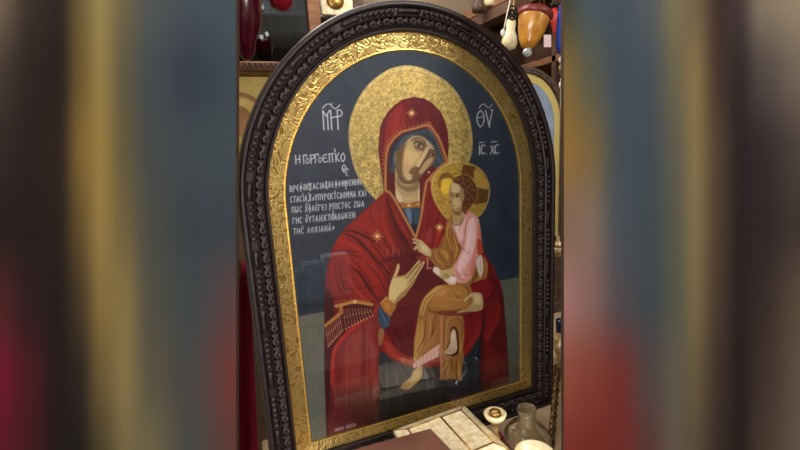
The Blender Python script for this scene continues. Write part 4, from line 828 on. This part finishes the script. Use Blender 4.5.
lamp('hanging_lamp', 279, -22, [(12, 0), (13, 6), (12, 18), (10.5, 26), (5, 30), (1, 31)], 1.5, M_redgl, 'small ruby-red glass lamp hanging in front of the cabinet glass')

# --- crimson cloth, lower left
tl = []
def cloth(name, pts_top, pts_bot, D_, m_, label, n=60, mz=24, amp=.012):
    A, B = W(*pts_top[0], D_), W(*pts_top[1], D_); C0, D0 = W(*pts_bot[0], D_), W(*pts_bot[1], D_)
    V = []; F_ = []
    nb = Vector((FWD.x, FWD.y, 0)).normalized()
    for j in range(mz+1):
        v = j/mz; l = A.lerp(C0, v); r = B.lerp(D0, v)
        for i in range(n+1):
            u = i/n; V.append(l.lerp(r, u)+nb*(amp*math.sin(u*31+v*1.2)*(.5+.5*v)+amp*.6*math.sin(u*13+2-v*2)))
    for j in range(mz):
        for i in range(n): a_ = j*(n+1)+i; F_.append((a_, a_+1, a_+n+2, a_+n+1))
    o = mesh(name, V, F_, m_, org=V[-n//2], smooth=True); md = o.modifiers.new('thickness', 'SOLIDIFY'); md.thickness = .003
    return tag(o, label, 'cloth')
cloth('velvet_drape', ((190, 262), (249, 262)), ((150, 640), (266, 640)), 1.5, M_velvet, 'crimson velvet cloth hanging behind the lower left edge of the large icon')
p = W(238, 262, 1.36); sp = px(1.36); st = thing('brass_pendant', p, 'pale brass pendant hanging at the left edge above the crimson cloth', 'pendant')
lathe('drop', p, [(.5*sp, 12*sp), (2*sp, 9*sp), (1.6*sp, 4*sp), (3*sp, -2*sp), (2.4*sp, -8*sp), (.5*sp, -16*sp)], M_brass, st); tube('cord', [p+ZA*11*sp, p+ZA*.55], .0012, M_brass, st, n=5)

# --- right: shelf wall unit
SX = 1.18
un = thing('shelf_unit', (SX+.2, .9, 0), 'tall dark brown shelf unit behind the right shoulder of the large icon', 'shelf')
def onX(u, v, x): d = W(u, v, 1)-CAM; return CAM+d*((x-CAM.x)/d.x)
box('back_panel', (SX+.34, .8, 1.4), (.02, 1.4, 2.8), M_dwood, un)
for v in (16, 60, 98, 150, 200, 270, 330):
    z = onX(500 if v < 50 else 550, v, SX).z; box('shelf_board', (SX+.16, .8, z), (.34, 1.4, .035), M_dwood if v in (16, 98) else M_wood, un, bevel=.003)
for y in (.1, .8, 1.5): box('upright', (SX+.16, y, 1.4), (.34, .03, 2.8), M_dwood, un)
# framed things and small goods on the shelves in view
z16 = onX(500, 16, SX).z+.018; z60 = onX(550, 60, SX).z+.018; z98 = onX(550, 98, SX).z+.018
for y, h, m_, lb in ((.6, .13, M_yell, 'yellow candle box on the upper shelf'), (.71, .16, M_grey, 'grey card box on the upper shelf'), (.9, .12, M_brass, 'brass coloured box on the upper shelf'), (1.08, .17, M_pink, 'pale pink box on the upper shelf'), (1.22, .12, M_cream, 'cream box on the upper shelf')):
    tag(box('small_box', (SX+.1, y, z16+h/2), (.1, .08, h), m_, bevel=.003), lb+', behind the amber lamp', 'box', 'boxes on the upper shelf')
for y, h, m_, lb in ((.3, .08, M_grn, 'olive green box on the shelf under the brown board, nearer one'), (.42, .07, M_yell, 'dull yellow box on the shelf under the brown board'), (.54, .08, M_grn, 'olive green box on the shelf under the brown board, farther one')):
    tag(box('small_box', (SX+.08, y, z98+h/2), (.1, .09, h), m_, bevel=.003), lb, 'box', 'boxes on the middle shelf')

# --- beam and panel seen above the shoulder of the frame
b0, b1 = W(474, 27, 2.5), W(515, 8, 2.2); ax = (b1-b0).normalized(); x_, y_, z__ = frame_of(ax)
bm_ = thing('wall_bracket_shelf', (b0+b1)/2, 'dark wooden ledge above the right shoulder of the black frame', 'shelf')
for dv, m_, s_ in ((-8, M_wood, .05), (3, M_dwood, .055)): c = W(494, 14+dv, 2.3); box('board', c, (.1, s_, .42), m_, bm_, ax=(x_, y_, z__), bevel=.004)
for u, v, m_, lb in ((478, 2, M_bfr, 'carved brown ornament standing left on the ledge'), (490, -4, M_cream, 'cream figurine standing right on the ledge')):
    p = W(u, v+4, 2.25); lathe('figurine', p, [(.001, -.03), (.03, -.03), (.035, 0), (.02, .03), (.026, .06), (.012, .09), (.018, .11), (.002, .13)], m_); o = COL.objects[-1] if False else bpy.context.scene.objects['figurine'] if 'figurine' in bpy.data.objects and u == 478 else bpy.data.objects['figurine.001']; tag(o, lb, 'figurine')

# --- amber hanging lamp
d_ = 1.55; s = px(d_); top = W(534.5, 17, d_); bot = W(527, 48, d_); ax = (bot-top).normalized()
al = thing('amber_lamp', top, 'amber glass hanging lamp with dark red scalloped rim and crystal drop', 'lamp')
lathe('cup', top, [(15.5*s, 0), (15*s, 3*s), (13.6*s, 12*s), (11.4*s, 20*s), (8.4*s, 27*s), (6*s, 31*s), (2*s, 33*s)], M_amber, al, ax=ax, n=32)
lathe('rim', top, [(15.2*s, 2*s), (16.2*s, 1.2*s), (17.6*s, -4*s), (16.4*s, -4.4*s), (15*s, 1*s)], M_rim, al, ax=ax, n=60, closed=True, scallop=((2, 3), 6, .8*s))
V, F_ = ballg(bot+Vector((.002, 0, -.014)), 4.6*s, n=10, m=7); mesh('crystal_drop', V, F_, M_crystal, al)
for k in range(3):
    t = k*2.1+.5; q = top+Vector((15.8*s*math.cos(t), 15.8*s*math.sin(t), .002)); tube('chain', [q, top+Vector((0, 0, .36))], .0016, M_brass, al, n=6)
tube('hook_rod', [top+Vector((0, 0, .355)), Vector((top.x, top.y, RZ1-.005))], .002, M_brass, al, n=6)
D = []
for k, (u, v) in enumerate(((512.5, 8), (514.5, 13), (512.5, 17.5))):
    c = W(u, v, d_-.02); P = [c+RIGHT*(3.2*s*math.cos(t*math.pi/6))+UP*(2.2*s*math.sin(t*math.pi/6)) for t in range(13)]; D.append(tubeg(P, .9*s, 6))
V, F_ = join(D); o = mesh('side_chain_links', V, F_, M_black, al, smooth=True); o['kind'] = 'stuff'
# small milk glass lamp left of it
p = W(511, 24, 1.72); s2 = px(1.72)
ml = thing('glass_lamp', p, 'small milky white glass lamp hanging left of the amber lamp', 'lamp')
lathe('cup', p, [(4*s2, -4*s2), (5*s2, 0), (4.5*s2, 6*s2), (7*s2, 12*s2), (8*s2, 18*s2), (6.5*s2, 23*s2), (2*s2, 25*s2)], M_cream, ml, ax=(-.12, 0, -1), n=24)
tube('chain', [p, W(514, 4, 1.72), W(516, -20, 1.72)], .002, M_brass, ml, n=6)
# thin white cord with a bead
p0, p1 = W(511, -4, 1.5), W(503, 33, 1.5); cb = thing('beaded_cord', p1, 'white beaded cord hanging at a slant beside the milky lamp', 'cord'); tube('cord', [p0, p1], .0022, M_white, cb); V, F_ = ballg(p1, .009, 1, 1, 1.5); mesh('bead', V, F_, M_white, cb, smooth=True)
# price tag, red bottle, blue tassel
p = W(547.5, 41, 1.46); pt = thing('price_tag', p, 'pale pink blank price tag hanging right of the amber lamp', 'tag'); sp = px(1.5)
box('card', p, (7*sp, .0015, 12*sp), M_pink, pt, ax=(RIGHT, FWD, UP)); tube('string', [p+UP*6*sp, W(551.5, 12, 1.46), W(553, -20, 1.46)], .0008, M_black, pt, n=5); tube('string', [p-UP*6*sp, W(546, 51, 1.46)], .001, M_black, pt, n=5)
p = W(554.5, 8, 1.6); sp = px(1.6); rb = thing('red_bead_charm', p, 'red glazed charm hanging between the tag and the blue tassel', 'charm')
lathe('body', p, [(1.6*sp, 0), (3.6*sp, 4*sp), (3.8*sp, 10*sp), (3*sp, 15*sp), (1.2*sp, 22*sp), (.8*sp, 27*sp)], M_red2, rb, ax=(0, 0, -1)); lathe('cap', p+ZA*.003, [(3*sp, 0), (4.5*sp, 3*sp), (1*sp, 5*sp)], M_black, rb); tube('string', [p+ZA*.02, p+ZA*.3], .001, M_black, rb, n=5)
p = W(561.5, 9, 1.5); sp = px(1.5); bt = thing('blue_tassel', p, 'royal blue thread tassel hanging at the right edge of the shop view', 'tassel')
lathe('skirt', p, [(1.4*sp, 0), (3.6*sp, 4*sp), (4.4*sp, 20*sp), (3.8*sp, 34*sp), (1.8*sp, 42*sp)], M_blue, bt, ax=(-.03, 0, -1)); lathe('knot', p, [(1*sp, -5*sp), (2.6*sp, -2*sp), (2.4*sp, 1*sp), (1*sp, 3*sp)], M_blue, bt, ax=(0, 0, -1)); tube('cord', [p+ZA*.015, p+ZA*.3], .001, M_blue, bt, n=5)
for v, m_ in ((60, M_white), (68, M_grn), (75, M_black), (85, M_white)):
    p = W(560.8, v, 1.5); V, F_ = ballg(p, 2.2*sp, 1, 1, 1.6); mesh('bead', V, F_, m_, bt, smooth=True)
tube('bead_string', [W(561, 50, 1.5), W(560.5, 108, 1.5)], .001, M_white, bt, n=5)

# --- small arched icon standing behind, right
AY = .62; pr = onY(563.5, 170, AY); hwid = .235; cx_ = pr.x-hwid; zt_ = onY(527, 67, AY).z; zc = zt_-hwid*1.12
def aout(t): return [(x, y) for x, y in arch(hwid/S+t, hwid*1.12/S+t, 1.5+t, 20, 48, 20)]
def pl(x, y, z=0): return Vector((cx_+x*S, AY+z*S, zc+y*S))
ai = thing('arched_icon', pl(0, -1.5, 0), 'smaller arched icon, brown frame, gold band, pale blue ground, behind the large one', 'icon')
ring('frame', [(-.075, -.02), (-.07, -.05), (-.01, -.05), (0, -.03), (0, .05)], M_bfr, ai, outline=aout, place=pl)
ring('gilt_border', [(-.165, -.01), (-.075, -.016)], mat('bright_gold_band', (236, 214, 132), .35, .4), ai, outline=aout, place=pl)
P = aout(-.165); mesh('blue_field', [pl(x, y, -.008) for x, y in P], [tuple(range(len(P)))], M_bluefield, ai); P = aout(0); mesh('backing_board', [pl(x, y, .05) for x, y in P], [tuple(range(len(P)))], M_back, ai)
D = []
for k, (q, dd) in enumerate(resample(aout(-.04), .035)[0]): D.append(ballg(pl(q[0], q[1], -.05), .012*S, n=5, m=4))
V, F_ = join(D); o = mesh('bead_course', V, F_, M_bfr, ai, smooth=True); o['kind'] = 'stuff'
zb_ = pl(0, -1.5).z
# counter that carries it
ct = thing('side_counter', (.9, .75, 0), 'beige topped counter behind the right edge of the large icon', 'counter')
box('counter_top', (.88, .77, TABLE-.02), (.5, 1.1, .04), M_beige, ct, bevel=.005); box('counter_body', (.88, .77, (TABLE-.04)/2), (.46, 1.06, TABLE-.04), M_wood, ct)
est = box('icon_plinth', (cx_, AY+.02, (zb_+TABLE)/2-.0), (.44, .12, zb_-TABLE), M_bfr); tag(est, 'brown block under the smaller arched icon', 'plinth')

# --- goods between the frame and the right board
def onT(u, v): return T(u, v)
def small(name, u, vb, vt, prof, m_, label, cat, hgt=None):
    p = T(u, vb, TABLE); d = (p-CAM).dot(FWD); s = px(d); H = (vb-vt)*s; o = lathe(name, p, [(r*s, h*H) for r, h in prof], m_); return tag(o, label, cat)
small('gilt_chalice', 559, 388, 332, [(6, 0), (6, .05), (1.6, .16), (1.4, .35), (2.4, .4), (1.4, .46), (3, .6), (5.5, .75), (6, 1), (5.6, 1)], M_ibrass, 'ornate gilt chalice at the right edge, below the blue glass lamp', 'chalice')
small('blue_glass_votive', 560.5, 345, 318, [(3.5, 0), (4.5, .3), (5, .8), (4.6, 1)], mat('deep_blue_glass', (24, 40, 72), .15, coat=.6), 'deep blue glass votive by the right edge of the black frame', 'votive')
c = W(558, 250, 1.75); s = px(1.75)
cn = thing('brass_censer', c, 'small pale brass censer hanging beside the right edge of the black frame', 'censer')
lathe('bowl', c-ZA*.004, [(1*s, -6*s), (4*s, -5*s), (6.5*s, -1*s), (6.5*s, 3*s), (5*s, 5*s)], M_ibrass, cn); lathe('cover', c-ZA*.004, [(5.6*s, 4.5*s), (4.4*s, 8*s), (1.6*s, 10*s), (1.8*s, 12*s), (.4*s, 14*s)], M_ibrass, cn)
for k in range(3):
    t = k*2.1; tube('chain', [c+Vector((5*s*math.cos(t), 5*s*math.sin(t), 4*s)), c+Vector((.002, 0, 18*s))], .001, M_brass, cn, n=5)
tube('hanger', [c+ZA*18*s, c+ZA*.9], .0012, M_brass, cn, n=5); tube('handle', [W(553, 234, 1.75), W(560, 238, 1.75)], .0035, M_white, cn)
# twisted bronze staff leaning at the right
A_, B_ = T(550.5, 450), W(556.5, 384, 1.42); Lr = (B_-A_); B2 = A_+Lr*1.25; x_, y_, z__ = frame_of(Lr); P = []
for k in range(60): t = k/59; P.append(A_+(B2-A_)*t+x_*(.0035*math.cos(t*40))+y_*(.0035*math.sin(t*40)))
V, F_ = tubeg(P, .0085, 8); V2, F2 = tubeg([A_+(B2-A_)*t+x_*(-.0045*math.cos(t*40))+y_*(-.0045*math.sin(t*40)) for t in [k/59 for k in range(60)]], .0065, 8)
bs = thing('bronze_staff', A_, 'dark twisted bronze staff leaning upright at the lower right', 'staff'); mesh('shaft', V, F_, M_bronze, bs, smooth=True); mesh('twisted_wire', V2, F2, mat('old_gold_wire', (110, 88, 56), .45, .7), bs, smooth=True)

# --- gilt casket in front of the icon
h0 = TABLE+.12
O2 = T(463.5, 405, h0); O1 = T(396, 429, h0); e1 = (O1-O2); e1n = e1.normalized(); O3 = T(500, 441, h0); e2 = (O3-O2); e2 = e2-e1n*e2.dot(e1n)*.55; 
L1, L2 = 1.04, 1.25
def ck(a, b, z): p = O2+e1*(a*L1)+e2*(b*L2); return Vector((p.x, p.y, z))
cs = thing('gilt_casket', ck(.5, .5, TABLE), 'cream and gold casket with sloping lid edges lying in front of the icon', 'casket')
o_ = .03
mesh('body', [ck(a, b, z) for z in (TABLE, h0-.012) for a, b in ((o_, o_), (1-o_, o_), (1-o_, 1-o_), (o_, 1-o_))], [(0,1,2,3),(4,5,6,7),(0,1,5,4),(1,2,6,5),(2,3,7,6),(3,0,4,7)], M_cream, cs)
i_ = .13; j_ = .15; V = [ck(a, b, h0-.012) for a, b in ((0, 0), (1, 0), (1, 1), (0, 1))]+[ck(a, b, h0) for a, b in ((0, 0), (1, 0), (1, 1), (0, 1))]+[ck(a, b, h0+.014) for a, b in ((i_, j_), (1-i_, j_), (1-i_, 1-j_), (i_, 1-j_))]
lid = mesh('lid', V, [(0,1,2,3),(0,1,5,4),(1,2,6,5),(2,3,7,6),(3,0,4,7),(4,5,9,8),(5,6,10,9),(6,7,11,10),(7,4,8,11),(8,9,10,11)], M_cgold, cs)
for (a, b), (c_, d2) in (((i_, j_), (1-i_, j_)), ((1-i_, j_), (1-i_, 1-j_)), ((i_, 1-j_), (i_, j_)), ((i_, 1-j_), (1-i_, 1-j_))): tube('gilt_edge', [ck(a, b, h0+.0145), ck(c_, d2, h0+.0145)], .0022, M_brass, lid, n=6)
for (a, b), (c_, d2) in (((0, 0), (i_, j_)), ((1, 0), (1-i_, j_)), ((0, 1), (i_, 1-j_))): tube('gilt_edge', [ck(a, b, h0), ck(c_, d2, h0+.0145)], .002, M_brass, lid, n=6)
tube('gilt_edge', [ck(.42, j_, h0+.0145), ck(.42, 1-j_, h0+.0145)], .003, M_brass, lid, n=6)
# --- brown box in front of it
hb = h0+.0165+.058; K0 = T(430.5, 428.5, hb); K1 = T(352, 450, hb); K2 = T(456, 455, hb); f1 = K1-K0; f2 = K2-K0
def bk(a, b, z): p = K0+f1*a+f2*b; return Vector((p.x, p.y, z))
bb = thing('brown_box', bk(.5, .8, h0+.0168), 'plain brown box lying over the casket corner, nearest the camera at the bottom edge', 'box')
M_bbox = mat('reddish_brown_leather', (118, 78, 62), .55, 0, (10, (98, 62, 50)))
def prism(name, z0, z1, e, m_): return mesh(name, [bk(a, b, z) for z in (z0, z1) for a, b in ((-e, -e), (1.15+e, -e), (1.15+e, 2+e), (-e, 2+e))], [(0,1,2,3),(4,5,6,7),(0,1,5,4),(1,2,6,5),(2,3,7,6),(3,0,4,7)], m_, bb)
prism('body', h0+.0168, hb-.03, -.02, M_bbox); prism('lid', hb-.029, hb, 0, M_bbox)

c_ = bk(.93, 1.0, TABLE); tag(box('packing_box', (c_.x-.03, c_.y, (TABLE+h0+.0165)/2), (.1, .1, h0+.0165-TABLE), M_bfr), 'plain brown carton under the brown box at the bottom edge', 'box')
# --- brass candle cup, glass jar, embroidered box, bowl
def on_px(u, vtop, d, z0=TABLE): p = W(u, vtop, d); return Vector((p.x, p.y, z0)), p.z-z0, px(d)
b, H, s = on_px(495, 414, 1.2)
cu = thing('candle_cup', b, 'cream and gold candle cup with ring mouth standing behind the casket corner', 'candle holder')
lathe('stem', b, [(13*s, 0), (12*s, .008), (4*s, .02), (3*s, H*.4), (5*s, H*.5), (3*s, H*.6), (4*s, H-8*s), (8.5*s, H-5*s)], M_ibrass, cu); lathe('cup', b, [(7*s, H-6*s), (10*s, H-3*s), (11.5*s, H+1*s), (9*s, H+2*s), (6*s, H), (5.4*s, H-3*s), (2*s, H-4*s)], M_cream, cu)
lathe('ring', b, [(4.2*s, H+3*s), (5.6*s, H+3*s), (5.6*s, H-1*s), (4.2*s, H-1*s)], M_brass, cu, closed=True)
b, H, s = on_px(527, 408, 1.26)
jr = tag(lathe('glass_jar', b, [(23*s, 0), (24*s, H*.12), (23*s, H*.3), (17*s, H*.5), (10*s, H*.62), (8.5*s, H*.8), (9.5*s, H), (9*s, H), (8*s, H*.8), (9.5*s, H*.61), (16.5*s, H*.49), (22.4*s, H*.3), (22.4*s, .01)], M_thin), 'clear bell-shaped glass jar under the lower right corner of the black frame', 'jar')
M_mag = mat('wine_card', (118, 30, 52), .6, 0, (60, (150, 60, 76))); hp = TABLE+.012
Q = [T(499, 430, hp), T(517, 452, hp), T(505, 470, hp), T(490, 446, hp)]; eb = thing('embroidered_card', (Q[0]+Q[2])/2-ZA*.012, 'wine red embroidered card edged in pink braid, lying between casket and glass jar', 'card')
V = [Vector((q.x, q.y, z)) for z in (TABLE+.0005, hp) for q in Q]; mesh('card', V, [(0,1,2,3),(4,5,6,7),(0,1,5,4),(1,2,6,5),(2,3,7,6),(3,0,4,7)], M_mag, eb)
for i in range(4): tube('braid', [Q[i], Q[(i+1) % 4]], .0028, M_pinkb, eb)
b, H, s = on_px(535, 453, 1.12)
tag(lathe('porcelain_bowl', b, [(8*s, 0), (9*s, .006), (8*s, .012), (15*s, H*.5), (19*s, H*.9), (20*s, H), (18.6*s, H), (14*s, H*.55), (3*s, .02)], M_cream), 'cream porcelain bowl with thick rim at the bottom right corner', 'bowl')
# ---------------------------------------------------------------- out-of-view goods added facing the icon, for reflections in its glass and gold
def refl(u, v, dist):
    d = W(u, v, 1)-CAM; P = CAM+d*((-.0052-CAM.y)/d.y); r = Vector((d.x, -d.y, d.z)).normalized(); return P+r*dist
def facing_box(name, quad, dist, depth, m_, label, cat, group=None):
    P = [refl(u, v, dist) for u, v in quad]; c = sum(P, Vector())/4; wX = (abs(P[1].x-P[0].x)+abs(P[2].x-P[3].x))/2; hZ = (abs(P[0].z-P[3].z)+abs(P[1].z-P[2].z))/2
    return tag(box(name, (c.x, c.y-depth/2, c.z), (wX, depth, hZ), m_, bevel=.004), label, cat, group)

for (quad, m_, lb) in (([(322, 256), (350, 253), (353, 296), (327, 299)], M_pale, 'white card box added facing the icon for its reflection in the glass'), ([(304, 264), (320, 261), (325, 312), (308, 316)], M_grey, 'tall grey card box added facing the icon for its reflection in the glass'), ([(296, 272), (303, 270), (307, 316), (299, 318)], M_greyd, 'narrow slate card box added facing the icon for its reflection in the glass')):
    facing_box('mirror_box', quad, 2.4, .12, m_, lb, 'box', 'added boxes mirrored in the glass')
c = refl(325, 319, 2.4); rk = box('facing_shelf', (c.x+.2, c.y-.1, c.z-.02), (1.7, .3, .025), M_wood); tag(rk, 'wooden shelf board facing the icon across the aisle', 'shelf')
for u, w_ in ((498, 'first of three'), (507, 'in the middle of three'), (516, 'at the right end of three')): facing_box('carton', [(u-3, 160), (u+3, 159), (u+3, 176), (u-3, 178)], 2.4, .06, M_pale, 'pale carton added on the facing shelf for its reflection, '+w_, 'carton', 'added cartons mirrored in the glass')
c = refl(500, 181, 2.4); tag(box('facing_shelf', (c.x, c.y-.08, c.z), (.9, .24, .02), M_grey), 'grey shelf board high at the right, facing the icon', 'shelf')

# lit globes added out of view, placed where they glint in the gold
for u, v, w_ in ((298, 111, 'middle of the three'), (288, 126, 'lowest of the three'), (342, 60, 'highest of the three')):
    d = W(u, v, 1)-CAM; P = CAM+d*((-.005-CAM.y)/d.y); r = Vector((d.x, -d.y, d.z)).normalized(); q = P+r*2.1
    g = thing('glint_globe', q, 'small lit globe on a rod, added out of view to glint in the gold, '+w_, 'lamp', 'added globes for glints in the gold'); V, F_ = ballg(q, .022, n=12, m=8); mesh('globe', V, F_, mat('glint_globe_glow', (255, 244, 222), .5, emit=60), g, smooth=True)
    tube('rod', [q+ZA*.02, Vector((q.x, q.y, RZ1-.002))], .004, M_black, g, n=6)
